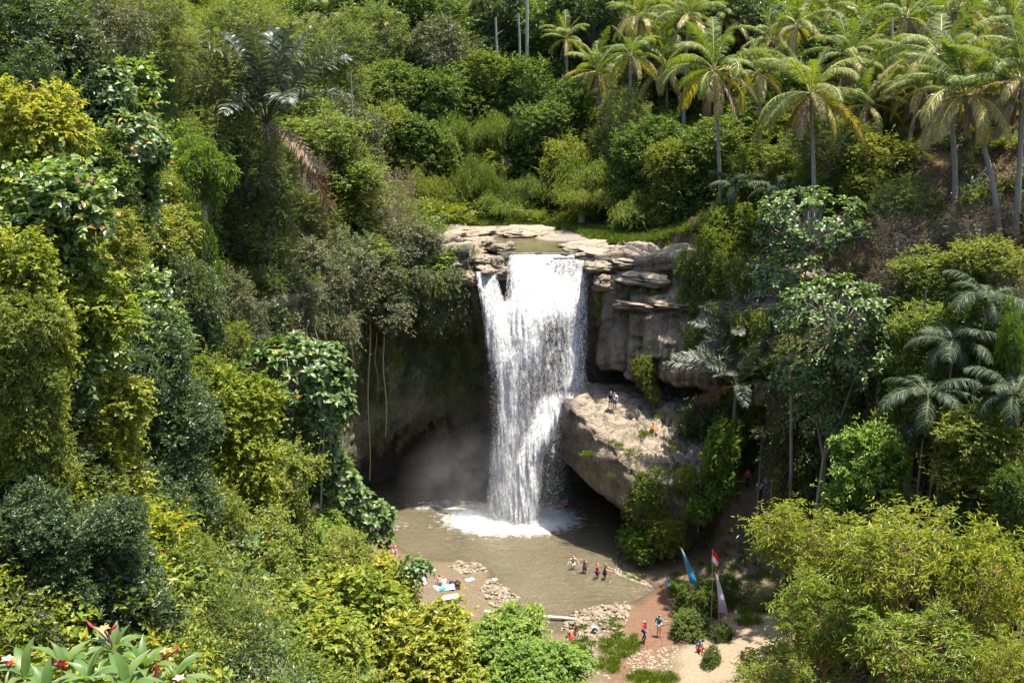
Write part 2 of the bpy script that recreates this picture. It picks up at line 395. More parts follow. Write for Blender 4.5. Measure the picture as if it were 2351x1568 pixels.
X = cl[:, 0][None, :] + nr[:, 0][None, :] * (off - Bk * 1.0); Y = cl[:, 1][None, :] + nr[:, 1][None, :] * (off - Bk * 1.0)
# the top sheet runs back level, in low rounded slabs
slab = 0.55 * np.maximum(0, fbm(np.stack([X * 0.35, Y * 0.55, X * 0], -1), 1.0, 3, 41)) + 0.25 * (fbm(np.stack([X * .5, Y * .8, X * 0], -1), 1.0, 2, 42) > 0.1)
inriv = (np.abs(xx - 3.7) < 5.0)
tb = top + slab * (~inriv) - 0.6 * sstep(6.0, 9.0, Bk) - np.where(inriv, 0.12 * sstep(0, 2, Bk), 0)
Z = np.where(Bk > 0, tb, Z)
wetc = np.clip(wf * 0.9 + 0.6 * sstep(2.5, 0.4, np.abs(xx + 2.6)) + 0.85 * sstep(11, 6, zt) * wl + 0.5 * sstep(11.5, 9.2, xx) * sstep(8.0, 8.8, xx) * sstep(25, 22, zt) + 0.8 * sstep(14.5, 13.2, zt) * wr, 0, 1) * (Bk < 1.5)
moss = np.clip(wl * sstep(3.0, 5.0, zt + cavn) * 1.5 + 0.35 * wr * (fbm(np.stack([sx, zt, zt * 0], -1), 0.4, 3, 77) > 0.12), 0, 1) * (Bk < 0.6)
cliff = obj('cliff', npmesh('cliff', np.stack([X, Y, Z], -1), grid_faces(NR, NCc), ROCK, True, dict(moss=moss, wet=wetc)))
tag(cliff, 'rock cliff around the pool, mossy on the left and bare to the right of the falls', None, None, 'structure')

# ------------------------------------------------------------------ rock ledge right of the falls, hollow underneath
OL = np.array([(5.0, 99.0), (4.7, 96.2), (5.3, 93.6), (6.8, 91.2), (8.8, 89.0), (10.6, 86.9), (13.2, 85.0), (16.5, 84.0), (19.5, 85.2), (21.5, 90), (21.5, 97), (18, 100.5), (11, 101.5), (6.5, 101)], float)
ol = resample(np.vstack([OL, OL[:1]]), 0.2); ctr = np.array([15.5, 94.2])
def ledge_top(x, y): return 12.9 - 0.50 * np.maximum(0, 93.6 - y) - 0.05 * np.maximum(0, x - 12)
prof = []                       # (scale about ctr, height above the pool: fraction of the top)
for f in np.linspace(0, 1, 34):
    hgt = f
    uc = 0.40 + 0.62 * float(sstep(0.12, 0.62, hgt)) - 0.07 * max(0, (hgt - 0.72) / 0.28) ** 2
    prof.append((uc, hgt, 0))
for f in np.linspace(0.02, 1, 30): prof.append((0.97 * (1 - f) + 0.02 * f, 1.0, f))
pr = np.array(prof); nL = len(ol)
frontness = sstep(84.5, 90.5, ol[:, 1]) * sstep(16, 10, ol[:, 0]) * 1.0        # how hollow it is underneath: fully towards the falls
frontness = np.maximum(frontness, 0.9 * sstep(12.5, 9.5, ol[:, 0]))
scl = pr[:, 0][:, None] * np.ones(nL)[None]
scl = np.where(pr[:, 2][:, None] == 0, 1 - (1 - scl) * (0.25 + 0.75 * frontness[None, :]), scl)
Lx = ctr[0] + (ol[:, 0] - ctr[0])[None] * scl; Ly = ctr[1] + (ol[:, 1] - ctr[1])[None] * scl
tp = ledge_top(ol[:, 0], ol[:, 1])[None]
low = -1.2
Lz = np.where(pr[:, 2][:, None] > 0, ledge_top(Lx, Ly), low + pr[:, 1][:, None] * (tp - low))
e = np.stack([Lx, Ly, Lz], -1); dirv = np.stack([Lx - ctr[0], Ly - ctr[1], 0 * Lx], -1); dirv /= np.linalg.norm(dirv, axis=-1, keepdims=True) + 1e-6
nn = 0.75 * fbm(e, 0.33, 5, 51)[..., None] - 0.25 * np.abs(fbm(e * np.array([1, 1, .4]), 0.9, 3, 52))[..., None]
rimw = sstep(1.0, 0.80, pr[:, 0] + (pr[:, 2] == 0) * 0)[:, None]
e = e + dirv * nn * np.where(pr[:, 2][:, None] > 0, 0.2, 1.0)[..., None]
crk = np.minimum.reduce([np.abs(fbm(np.stack([Lx * .55, Ly * .55, Lx * 0], -1), 1, 3, 61)), np.abs(fbm(np.stack([Lx * .3 + Ly * .3, Ly * .5, Lx * 0], -1), 1, 3, 62))])
topn = np.where(pr[:, 2][:, None] > 0, 1.0, sstep(0.85, 1.0, pr[:, 1])[:, None])
e[..., 2] += topn * (0.42 * fbm(np.stack([Lx, Ly, Lx * 0], -1), 0.45, 5, 53) - 0.45 * sstep(0.07, 0.0, crk) + 0.12 * fbm(np.stack([Lx, Ly, Lx * 0], -1), 1.9, 3, 54))
fr_ = 0.5 + 0.5 * np.sin(e[..., 2] * 3.1 + 4 * fbm(e, .3, 2, 55)); e = e + dirv * (0.22 * sstep(.25, .6, fr_) - .1 + 0.16 * fbm(e, 1.6, 4, 56))[..., None] * (pr[:, 2][:, None, None] == 0)
ql = _hash(np.floor(Lx / 1.6 + .7 * fbm(np.stack([Lx, Ly, Lx * 0], -1), .6, 2, 57)).astype(np.int64), np.floor(Ly / 1.1 + .7 * fbm(np.stack([Lx, Ly, Lx * 0], -1), .6, 2, 58)).astype(np.int64), 0, 9)
e[..., 2] += topn * 0.38 * (ql - .5)
rim = np.where(pr[:, 2][:, None] == 0, -0.55 * sstep(0.9, 1.0, pr[:, 1])[:, None] ** 2, -0.35 * (1 - np.clip(pr[:, 2] / 0.25, 0, 1))[:, None])
e[..., 2] += rim
wet_and_darkL = np.clip(0.55 * sstep(0.035, 0.008, crk) * topn + sstep(7.2, 5.4, e[..., 0]) * 1.0 + 0.75 * sstep(6.5, 3.0, e[..., 2]), 0, 1)  # real wet, plus the dark of the top fissures painted into the colour
moss_and_darkL = np.where((fbm(e, 0.5, 3, 71) > 0.1), 0.55, 0.0) * (pr[:, 2][:, None] == 0) + 0.95 * sstep(0.05, 0.012, crk) * topn  # moss on the sides; on top it only paints the fissures dark
LROCK = rock_material('ledge_rock', (0.42, 0.34, 0.255), (0.14, 0.108, 0.08), (0.34, 0.255, 0.175))
ledge = obj('rock_ledge', npmesh('rock_ledge', e, grid_faces(len(pr), nL, True)[:, ::-1], LROCK, True, dict(moss=moss_and_darkL, wet=wet_and_darkL)))
tag(ledge, 'sunlit flat topped rock ledge jutting out beside the foot of the falls', 'rock')

# ------------------------------------------------------------------ boulders and slabs on the lip
def boulder_mesh(seed, flat=0.6, n=16, m_=26, amp=0.22, squ=3.2, craggy=0.0):
    th = np.linspace(0, np.pi, n)[:, None]; ph = np.linspace(0, 2 * np.pi, m_, endpoint=False)[None]
    d = np.stack([np.sin(th) * np.cos(ph), np.sin(th) * np.sin(ph), np.cos(th) + 0 * ph], -1)
    r = 1 / (np.abs(d) ** squ).sum(-1) ** (1 / squ)
    r = r * (1 + amp * fbm(d * 1.3, 1, 4, seed) - 0.10 * sstep(0.10, 0.0, np.abs(fbm(d * 1.6, 1, 2, seed + 5))))
    if craggy:
        q = np.floor(d * 2.3 + 0.8 * fbm(d * 1.1, 1, 2, seed + 9)[..., None]).astype(np.int64)
        r = r * (1 + craggy * (_hash(q[..., 0], q[..., 1], q[..., 2], seed) - 0.5) + 0.10 * fbm(d * 4.0, 1, 3, seed + 3))
    V = d * r[..., None]; V[..., 2] *= flat
    return npmesh('boulder', V, grid_faces(n, m_, True)[:, ::-1], ROCK, True, dict(moss=np.zeros(n * m_) + 0.12, wet=np.zeros(n * m_)))
BM = [boulder_mesh(k * 13 + 2, f, 30, 46, 0.30, s, 0.30) for k, (f, s) in enumerate([(0.6, 3.0), (0.5, 4.0), (0.75, 2.6), (0.42, 5.0)])]
LIP = [  # u, v, distance, half width (m), half height scale, turn, mesh, label
 (1068, 570, 104.5, 1.9, 1.0, 0.3, 0, 'big grey boulder with black hollow at the upper left of the lip'),
 (1012, 552, 106.5, 1.8, 0.9, 1.1, 2, 'dark grey boulder half under shrubs, leftmost on the lip'),
 (1110, 590, 102.8, 1.5, 0.85, 0.7, 1, 'flat grey boulder above the narrow left chute'),
 (1128, 612, 101.3, 1.55, 1.0, 2.0, 3, 'broad pale slab overhanging the narrow left chute'),
 (1150, 565, 103.5, 0.85, 0.8, 0.2, 0, 'rounded grey boulder at the river edge'),
 (1172, 562, 104.2, 0.6, 1.0, 1.5, 2, 'small upright boulder at the river edge'),
 (1095, 552, 106.8, 1.2, 0.7, 2.4, 3, 'low cracked slab behind the big lip boulder'),
 (1150, 598, 101.4, 0.95, 1.2, 0.9, 2, 'mossy boulder wedged between the two streams of the falls'),
 (1082, 628, 101.2, 1.2, 1.2, 0.4, 1, 'brown boulder beside the green bush at the left chute'),
 (1040, 598, 103.0, 1.5, 0.8, 1.9, 0, 'shaded boulder beside the little side pool'),
 (1060, 532, 113.5, 2.6, 0.45, 0.1, 3, 'low dark rock shelf along the far river bank'),
 (1130, 526, 116.0, 3.0, 0.4, 0.0, 3, 'grey rock shelf at the middle of the far river bank'),
 (1215, 529, 115.0, 2.6, 0.35, 0.2, 3, 'rightmost grey shelf of the far river bank'),
 (1020, 520, 119.0, 2.6, 0.4, 0.3, 1, 'reddish flat rock before the dark bamboo hollow'),
 (1345, 562, 104.5, 2.0, 0.35, 0.2, 3, 'flat pale slab on the right bank of the river'),
 (1400, 575, 102.6, 2.5, 0.36, 2.9, 3, 'long pale slab right of the river'),
 (1395, 600, 100.2, 2.1, 0.55, 0.1, 1, 'rounded pale slab at the right edge of the falls'),
 (1465, 590, 100.6, 2.6, 0.4, 0.25, 3, 'grass fringed slab on the right clifftop'),
 (1480, 625, 98.4, 2.2, 0.6, 2.8, 1, 'grey block stepping down the right clifftop'),
 (1540, 600, 100.0, 2.2, 0.45, 0.1, 3, 'shaded slab under the trees at the right clifftop'),
 (1395, 640, 98.6, 1.3, 0.9, 0.6, 2, 'blocky boulder below the clifftop right of the falls'),
 (1545, 690, 96.2, 2.0, 0.5, 0.2, 1, 'pale weathered block on the lower step of the right cliff'),
 (1460, 695, 96.8, 1.6, 0.55, 2.9, 3, 'flat capstone on the fluted right cliff'),
]
BW = boulder_mesh(300, .8, 20, 30, .3, 2.8, .3); BW.attributes['wet'].data.foreach_set('value', np.ones(600, np.float32))
LIP += [(1300, 584, 101.6, .5, .5, .4, 9, 'wet black rock at the right of the lip'), (1235, 582, 101.7, .35, .6, .2, 9, 'little wet rock in the middle of the lip'), (1160, 588, 101.2, .5, .9, 2.0, 9, 'wet dark rock at the left end of the lip')]
for u, v, y, hw, hh, rz, k, lab in LIP:
    p = P(u, v, y)
    b = obj('boulder', BW if k == 9 else BM[k], None, (p.x, p.y, p.z - 0.32 * hw * hh), (0.10 * math.sin(u), 0.08 * math.cos(v), rz), (hw * 1.15, hw * 0.95, hw * hh))
    tag(b, lab, 'boulder', 'boulders and slabs on the clifftop')

# ------------------------------------------------------------------ water
m = NT('pool_water')
geo = m.n('NewGeometry')
n1 = m.noise(1.1, 4, 0.6, stretch=(0.55, 1.5, 1)); n2 = m.noise(4.5, 3, 0.6, stretch=(0.6, 1.3, 1))
murk = m.ramp(m.noise(0.12, 3), [(0.3, (0.064, 0.054, 0.032)), (0.7, (0.104, 0.086, 0.051))])
fo = m.attr('foam')
fn = m.noise(1.7, 5, 0.7, stretch=(0.8, 1.1, 1))
foamf = m.math('MULTIPLY', m.math('SUBTRACT', m.math('ADD', fo, m.math('MULTIPLY', fn, 1.3)), 0.95, True), 1.9, True)
c = m.mix(foamf, murk, (0.66, 0.655, 0.63))
m.set(Base_Color=c, Roughness=m.math('ADD', 0.10, m.math('MULTIPLY', foamf, 0.6)))
m.b.inputs['IOR'].default_value = 1.33
m.bump(m.math('ADD', n1, m.math('MULTIPLY', n2, 0.5)), 1.0, 0.42)
wx = np.arange(-22, 22.01, 0.35); wy = np.arange(60, 111.1, 0.35); WX, WY = np.meshgrid(wx, wy)
FB = (0.4, 94.6)
def foam_at(x, y):
    d = np.hypot((x - FB[0] + .4) / 1.7, (y - FB[1] - .3)); a = 0.95 * sstep(5.0, 1.6, d) + 0.27 * sstep(10, 3, d)
    d2 = np.hypot((x + 7.5) / 3.0, y - 98.5); a = a + 0.28 * sstep(2.6, 0.4, d2)
    d3 = np.hypot((x + 11.8) / 0.7, (y - 93)); a = a + 0.22 * sstep(3, 0.5, d3)
    d4 = np.hypot((x - 10.3) / 1.8, (y - 87.2)); return a + 0.34 * sstep(0.8, 0.1, d4)
rw = np.hypot(WX - FB[0], WY - FB[1])
wz = 0.05 * np.sin(rw * 2.2 + 2 * fbm(np.stack([WX, WY, WX * 0], -1), 0.3, 2, 3)) * np.exp(-rw / 14) + 0.05 * fbm(np.stack([WX * .6, WY * 1.4, WX * 0], -1), 0.8, 3, 12) + 0.5 * sstep(4.5, 0.5, np.hypot((WX - FB[0]) / 1.3, WY - FB[1])) * (0.5 + 0.8 * fbm(np.stack([WX, WY, WX * 0], -1), 1.1, 3, 14))
pool = obj('pool_water', npmesh('pool_water', np.stack([WX, WY, wz - 0.02], -1), grid_faces(len(wy), len(wx)), m.m, True, dict(foam=foam_at(WX, WY))))
tag(pool, 'murky brown plunge pool with white foam under the falls', None, None, 'structure')
wx = np.arange(-9, 12.01, 0.5); wy = np.arange(99.5, 122, 0.5); WX, WY = np.meshgrid(wx, wy)
rm = NT('river_water')
mk = rm.ramp(rm.noise(0.5, 4), [(0.35, (0.06, 0.052, 0.028)), (0.6, (0.10, 0.085, 0.045))])
ff = rm.math('MULTIPLY', rm.math('SUBTRACT', rm.math('ADD', rm.attr('foam'), rm.math('MULTIPLY', rm.noise(2.2, 4, 0.7), 0.9)), 0.8, True), 3, True)
rm.set(Base_Color=rm.mix(ff, mk, (0.8, 0.79, 0.76)), Roughness=0.14); rm.bump(rm.noise(3.0, 3), 0.5, 0.06)
rmask = (poly_sd(RIVER, WX, WY) < 1.3) & (WY < 120) & (WY > 101.2)
Fq = grid_faces(len(wy), len(wx)); Fq = Fq[rmask.ravel()[Fq].all(1)]
river = obj('river_water', npmesh('river_water', np.stack([WX, WY, 26.46 + 0 * WX], -1), Fq, rm.m, True, dict(foam=0.45 * sstep(102.6, 101.2, WY) * (1 - 0.8 * sstep(4, 5, WX)))))
tag(river, 'shallow greenish brown river above the falls', None, None, 'structure')

# ------------------------------------------------------------------ waterfall
m = NT('falling_water')
geo = m.n('NewGeometry')
st = m.noise(1.5, 7, 0.72, stretch=(2.0, 2.0, 0.42)); gr = m.noise(6.5, 5, 0.75, stretch=(1.0, 1.0, 0.55))
den = m.attr('dens')
al = m.math('ADD', m.math('MULTIPLY', m.math('SUBTRACT', m.math('ADD', den, m.math('ADD', m.math('MULTIPLY', st, 0.9), m.math('MULTIPLY', gr, 1.0))), 1.14), 1.7), 0.0, True)
m.set(Base_Color=m.ramp(m.math('ADD', m.math('MULTIPLY', st, 0.5), m.math('MULTIPLY', gr, 0.5)), [(0.36, (0.27, 0.275, 0.28)), (0.5, (0.55, 0.555, 0.56)), (0.62, (0.82, 0.825, 0.83))]), Roughness=0.55); m.b.inputs['Specular IOR Level'].default_value = 0.3
bp = m.bump(m.math('ADD', st, m.math('MULTIPLY', gr, 0.8)), 0.8, 0.16)
va = m.n('VectorMath', operation='SCALE'); m.l(bp.outputs[0], va.inputs[0]); va.inputs['Scale'].default_value = 0.55
vb = m.n('VectorMath', operation='ADD'); m.l(va.outputs[0], vb.inputs[0]); vb.inputs[1].default_value = (0, 0, 0.75)
vc = m.n('VectorMath', operation='NORMALIZE'); m.l(vb.outputs[0], vc.inputs[0]); m.l(vc.outputs[0], m.b.inputs['Normal'])
trl = m.n('BsdfTranslucent'); trl.inputs[0].default_value = (0.72, 0.73, 0.74, 1)
mx = m.n('MixShader'); mx.inputs[0].default_value = 0.3
m.l(m.b.outputs[0], mx.inputs[1]); m.l(trl.outputs[0], mx.inputs[2])
tp = m.n('BsdfTransparent'); m2 = m.n('MixShader'); m.l(al, m2.inputs[0]); m.l(tp.outputs[0], m2.inputs[1]); m.l(mx.outputs[0], m2.inputs[2]); m.l(m2.outputs[0], m.out.inputs[0])
FALLM = m.m
falls = thing('waterfall', 'white waterfall plunging from the rock lip into the brown pool', 'waterfall', (2, 97, 0))
def fall_depth(v): # distance of the water curtain by height in the picture
    return np.interp(v, [580, 588, 600, 640, 700, 800, 900, 1000, 1100, 1180, 1240], [101.9, 101.1, 100.5, 99.6, 98.8, 97.9, 97.1, 96.4, 95.7, 95.1, 94.8])
def curtain(name, vL, uL, vR, uR, v0, v1, dy, seed, dens=1.0, edge=0.5, amp=0.30, ns=90, nv=150, bottom=0.0, densf=None):
    vs = np.linspace(v0, v1, nv); L = np.interp(vs, vL, uL); Rr = np.interp(vs, vR, uR)
    s = np.linspace(0, 1, ns); U = L[:, None] * (1 - s)[None] + Rr[:, None] * s[None]; Vv = np.repeat(vs[:, None], ns, 1)
    U = U + 5 * fbm(np.stack([U * 0.03, Vv * 0.006, U * 0 + seed], -1), 1, 3, seed)
    D = fall_depth(Vv) + dy
    a = (U - 1175.5) / FPX; b = (784 - Vv) / FPX; dyr = cs + b * sn; t = D / dyr
    Xw = a * t; Zw = CAM_Z + (-sn + b * cs) * t
    bul = -0.8 * np.sin(np.pi * s)[None] * sstep(v0, v0 + 160, Vv)
    nd = amp * (fbm(np.stack([Xw * 1.5, Zw * 0.22, Xw * 0 + seed], -1), 1, 5, seed) * 1.4) * sstep(v0 - 5, v0 + 60, Vv)
    Dn = D + bul + nd
    dn = dens * np.ones_like(U) * (1 - edge * (1 - sstep(0, 0.16, s) * sstep(1, 0.84, s)))[None]
    if densf is not None: dn = dn + densf(U, Vv)
    dn = dn - 1.2 * sstep(v1 - 6, v1, Vv) * bottom
    me = npmesh(name, np.stack([Xw, Dn, Zw], -1), grid_faces(nv, ns), FALLM, True, dict(dens=dn))
    o = obj(name, me, falls); o.matrix_parent_inverse = Matrix.Translation((-2, -97, 0)); return o
vL = [584, 600, 640, 690, 700, 760, 850, 1000, 1195]; uL = [1166, 1163, 1166, 1158, 1116, 1118, 1127, 1128, 1116]
vR = [584, 700, 850, 885, 960, 1050, 1195]; uR = [1348, 1350, 1346, 1350, 1290, 1246, 1238]
def dgap(U, V):            # rock ribs showing through at the upper right, thin veils lower down
    rib = -0.22 * sstep(1254, 1268, U + 6 * np.sin(V * .2)) * sstep(1332, 1322, U) * sstep(588, 600, V) * sstep(665, 618, V) * (1 + .6 * fbm(np.stack([U * .12, V * .01, U * 0], -1), 1, 3, 6))
    body = -0.36 * sstep(60, 15, np.abs(U - (1285 - 0.14 * (V - 700)))) * sstep(690, 760, V) * sstep(960, 880, V)
    mid = -0.30 * sstep(34, 10, np.abs(U - (1205 + 0.02 * (V - 800)))) * sstep(800, 880, V) * sstep(1140, 1060, V)
    edge = -0.35 * sstep(24, 6, U - np.interp(V, vL, uL)) * sstep(720, 800, V) * sstep(1060, 960, V)
    return rib + body + mid + edge
curtain('water_curtain', vL, uL, vR, uR, 581, 1225, 0.0, 3, 0.66, 0.55, 0.22, 110, 200, 0, dgap)
curtain('water_curtain', vL, [u + 8 for u in uL], vR, [u - 8 for u in uR], 586, 1222, 0.9, 5, 0.6, 0.5, 0.25, 100, 180, 0, dgap)
curtain('water_curtain', [610, 1195], [1175, 1130], [610, 885, 1050, 1195], [1330, 1320, 1225, 1225], 640, 1215, -0.8, 9, 0.22, 0.6, 0.35, 90, 160, 0, dgap)
# the narrow left chute
curtain('side_chute', [624, 660, 700, 760, 850, 1000], [1094, 1100, 1106, 1112, 1118, 1124], [624, 650, 690, 760, 850, 1000], [1132, 1143, 1158, 1176, 1180, 1180], 624, 1000, -0.5, 13, 0.55, 0.45, 0.2, 40, 110, 1.0, lambda U, V: -0.9 * sstep(780, 980, V))
# the slanting cascade thrown off the ledge
curtain('slanting_cascade', [868, 900, 960, 1010, 1060, 1120, 1190], [1262, 1240, 1218, 1196, 1180, 1172, 1165], [868, 888, 905, 960, 1010, 1060, 1190], [1345, 1352, 1330, 1292, 1270, 1246, 1236], 868, 1215, -1.3, 17, 0.62, 0.6, 0.25, 60, 110, 0, lambda U, V: -0.9 * sstep(925, 872, V))
# thin veil running off the ledge rim
curtain('thin_veil', [925, 960, 1050, 1180], [1304, 1284, 1252, 1240], [925, 960, 1050, 1180], [1318, 1302, 1290, 1288], 925, 1180, -1.5, 19, 0.30, 0.5, 0.2, 40, 90, 1.0, lambda U, V: -0.34 * sstep(960, 1150, V))
# drops and spray
dm = NT('spray_drops'); dm.set(Base_Color=(0.55, 0.55, 0.56), Roughness=0.4)
trl = dm.n('BsdfTranslucent'); trl.inputs[0].default_value = (0.95, 0.95, 0.95, 1); mx = dm.n('MixShader'); mx.inputs[0].default_value = 0.5
dm.l(dm.b.outputs[0], mx.inputs[1]); dm.l(trl.outputs[0], mx.inputs[2]); dm.l(mx.outputs[0], dm.out.inputs[0])
r = np.random.default_rng(5); ND = 26000
v = 600 + 595 * r.random(ND) ** 0.75; L = np.interp(v, vL, uL) - 6; Rr = np.interp(v, vR, uR) + 6
s = r.random(ND); u = L + 8 + (Rr - L - 16) * s + r.normal(0, 4, ND)
rt = r.random(ND) < 0.16; u = np.where(rt, np.interp(v, [920, 1180], [1296, 1264]) + r.normal(0, 14, ND), u); v = np.where(rt, 930 + 250 * r.random(ND), v); u = np.where(rt, np.interp(v, [930, 1000, 1180], [1300, 1282, 1268]) + r.normal(0, 14, ND), u)
D = fall_depth(v) + r.normal(-0.7, 0.7, ND) + np.where(rt, -0.8, 0)
a = (u - 1175.5) / FPX; b = (784 - v) / FPX; t = D / (cs + b * sn)
pc = np.stack([a * t, D, CAM_Z + (-sn + b * cs) * t], -1)
sz = 0.012 + 0.022 * r.random(ND) ** 2.5; ln = sz * (1.2 + 2.2 * r.random(ND))
tv = np.array([[1, 0, 0], [-.5, .87, 0], [-.5, -.87, 0], [0, 0, 1.0], [0, 0, -1.0]])
Vd = pc[:, None] + tv[None] * np.stack([sz, sz, ln], -1)[:, None]
Fd = (np.array([[0, 1, 3], [1, 2, 3], [2, 0, 3], [1, 0, 4], [2, 1, 4], [0, 2, 4]])[None] + (np.arange(ND) * 5)[:, None, None]).reshape(-1, 3)
NB = 16000; sz2 = 0.015 + 0.03 * r.random(NB) ** 2; ang = r.random(NB) * 6.283; rad2 = np.abs(r.normal(0, 1.9, NB)) + .3
pb = np.stack([FB[0] + .2 + 1.35 * rad2 * np.cos(ang), FB[1] + .2 + .8 * rad2 * np.sin(ang), np.abs(r.normal(0, .55, NB)) * np.exp(-rad2 * .25) * 1.6], -1)
Vb = pb[:, None] + tv[None] * np.stack([sz2, sz2, sz2 * 1.2], -1)[:, None]
Vd = np.concatenate([Vd, Vb]); Fd = np.concatenate([Fd, (np.array([[0, 1, 3], [1, 2, 3], [2, 0, 3], [1, 0, 4], [2, 1, 4], [0, 2, 4]])[None] + (np.arange(NB) * 5 + ND * 5)[:, None, None]).reshape(-1, 3)])
spray = obj('spray', npmesh('spray', Vd, Fd, dm.m), falls); spray.matrix_parent_inverse = Matrix.Translation((-2, -97, 0)); tag(spray, kind='stuff')
# mist drifting from the foot of the falls
mm = bpy.data.materials.new('mist'); mm.use_nodes = True; t_ = mm.node_tree
for n_ in list(t_.nodes): t_.nodes.remove(n_)
o_ = t_.nodes.new('ShaderNodeOutputMaterial'); pv = t_.nodes.new('ShaderNodeVolumePrincipled'); pv.inputs['Color'].default_value = (0.95, 0.95, 0.95, 1)
tc_ = t_.nodes.new('ShaderNodeTexCoord'); ln_ = t_.nodes.new('ShaderNodeVectorMath'); ln_.operation = 'LENGTH'; t_.links.new(tc_.outputs['Object'], ln_.inputs[0])
mr = t_.nodes.new('ShaderNodeMapRange'); mr.inputs[1].default_value = 1.0; mr.inputs[2].default_value = 0.15; mr.inputs[3].default_value = 0; mr.inputs[4].default_value = 1; t_.links.new(ln_.outputs['Value'], mr.inputs[0])
nz_ = t_.nodes.new('ShaderNodeTexNoise'); nz_.inputs['Scale'].default_value = 3.2; nz_.inputs['Detail'].default_value = 4; nz_.inputs['Roughness'].default_value = 0.65; nz_.inputs['Distortion'].default_value = 0.8; t_.links.new(tc_.outputs['Object'], nz_.inputs['Vector'])
mu = t_.nodes.new('ShaderNodeMath'); mu.operation = 'MULTIPLY'; nr_ = t_.nodes.new('ShaderNodeMapRange'); nr_.inputs[1].default_value = 0.38; nr_.inputs[2].default_value = 0.68; nr_.inputs[3].default_value = 0.08; t_.links.new(nz_.outputs['Fac'], nr_.inputs[0]); t_.links.new(mr.outputs[0], mu.inputs[0]); t_.links.new(nr_.outputs[0], mu.inputs[1])
mu2 = t_.nodes.new('ShaderNodeMath'); mu2.operation = 'MULTIPLY'; mu2.inputs[1].default_value = 0.085; t_.links.new(mu.outputs[0], mu2.inputs[0])
t_.links.new(mu2.outputs[0], pv.inputs['Density']); t_.links.new(pv.outputs[0], o_.inputs['Volume'])
th = np.linspace(0.001, np.pi - .001, 14)[:, None]; ph = np.linspace(0, 2 * np.pi, 24, endpoint=False)[None]
sph = np.stack([np.sin(th) * np.cos(ph), np.sin(th) * np.sin(ph), np.cos(th) + 0 * ph], -1)
mist = obj('mist', npmesh('mist', sph, grid_faces(14, 24, True)[:, ::-1], mm), None, (-1.5, 97.5, 3.0), (0, 0, 0), (11, 6.5, 7.5))
mist2 = obj('mist', npmesh('mist', sph, grid_faces(14, 24, True)[:, ::-1], mm), None, (0.6, 94.6, 0.9), (0, 0, 0), (5.2, 3.0, 3.4)); tag(mist2, 'thick white spray cloud where the falls strike the pool', None, None, 'stuff')
mist3 = obj('mist', npmesh('mist', sph, grid_faces(14, 24, True)[:, ::-1], mm), None, (1.2, 97.0, 9.5), (0, 0, 0), (4.6, 2.6, 13.5)); tag(mist3, 'fine spray hanging around the falling water', None, None, 'stuff')
tag(mist, 'pale mist drifting from the foot of the falls', None, None, 'stuff')

# ------------------------------------------------------------------ foliage building blocks
T_LANCE = (np.array([(0, 0, 0), (-.5, .42, .10), (0, 1, -.12), (.5, .42, .10)]), np.array([(0, 2, 1), (0, 3, 2)]))
T_OVATE = (np.array([(0, 0, 0), (-.46, .30, .07), (.46, .30, .07), (0, .5, -.02), (0, 1, -.22), (-.36, .70, .02), (.36, .70, .02)]),
           np.array([(0, 3, 1), (0, 2, 3), (1, 3, 5), (3, 4, 5), (2, 6, 3), (3, 6, 4)]))
T_HEART = (np.array([(0, .12, 0), (-.5, .22, .10), (0, 1, -.12), (.5, .22, .10), (-.28, -.05, .06), (.28, -.05, .06)]),
           np.array([(0, 2, 1), (0, 3, 2), (0, 1, 4), (0, 5, 3)]))
def nrmz(a): return a / (np.linalg.norm(a, axis=-1, keepdims=True) + 1e-9)
def leaf_cloud(pos, axis, nrm, L, W, T):
    tv, tf = T; n = len(pos)
    axis = nrmz(axis); side = nrmz(np.cross(axis, nrm)); up = np.cross(side, axis)
    V = pos[:, None] + (tv[:, 0][None, :, None] * W[:, None, None]) * side[:, None] + (tv[:, 1][None, :, None] * L[:, None, None]) * axis[:, None] + (tv[:, 2][None, :, None] * L[:, None, None]) * up[:, None]
    F = tf[None] + (np.arange(n) * len(tv))[:, None, None]
    return V.reshape(-1, 3), F.reshape(-1, 3)
def rdir(r, n): return nrmz(r.normal(size=(n, 3)))

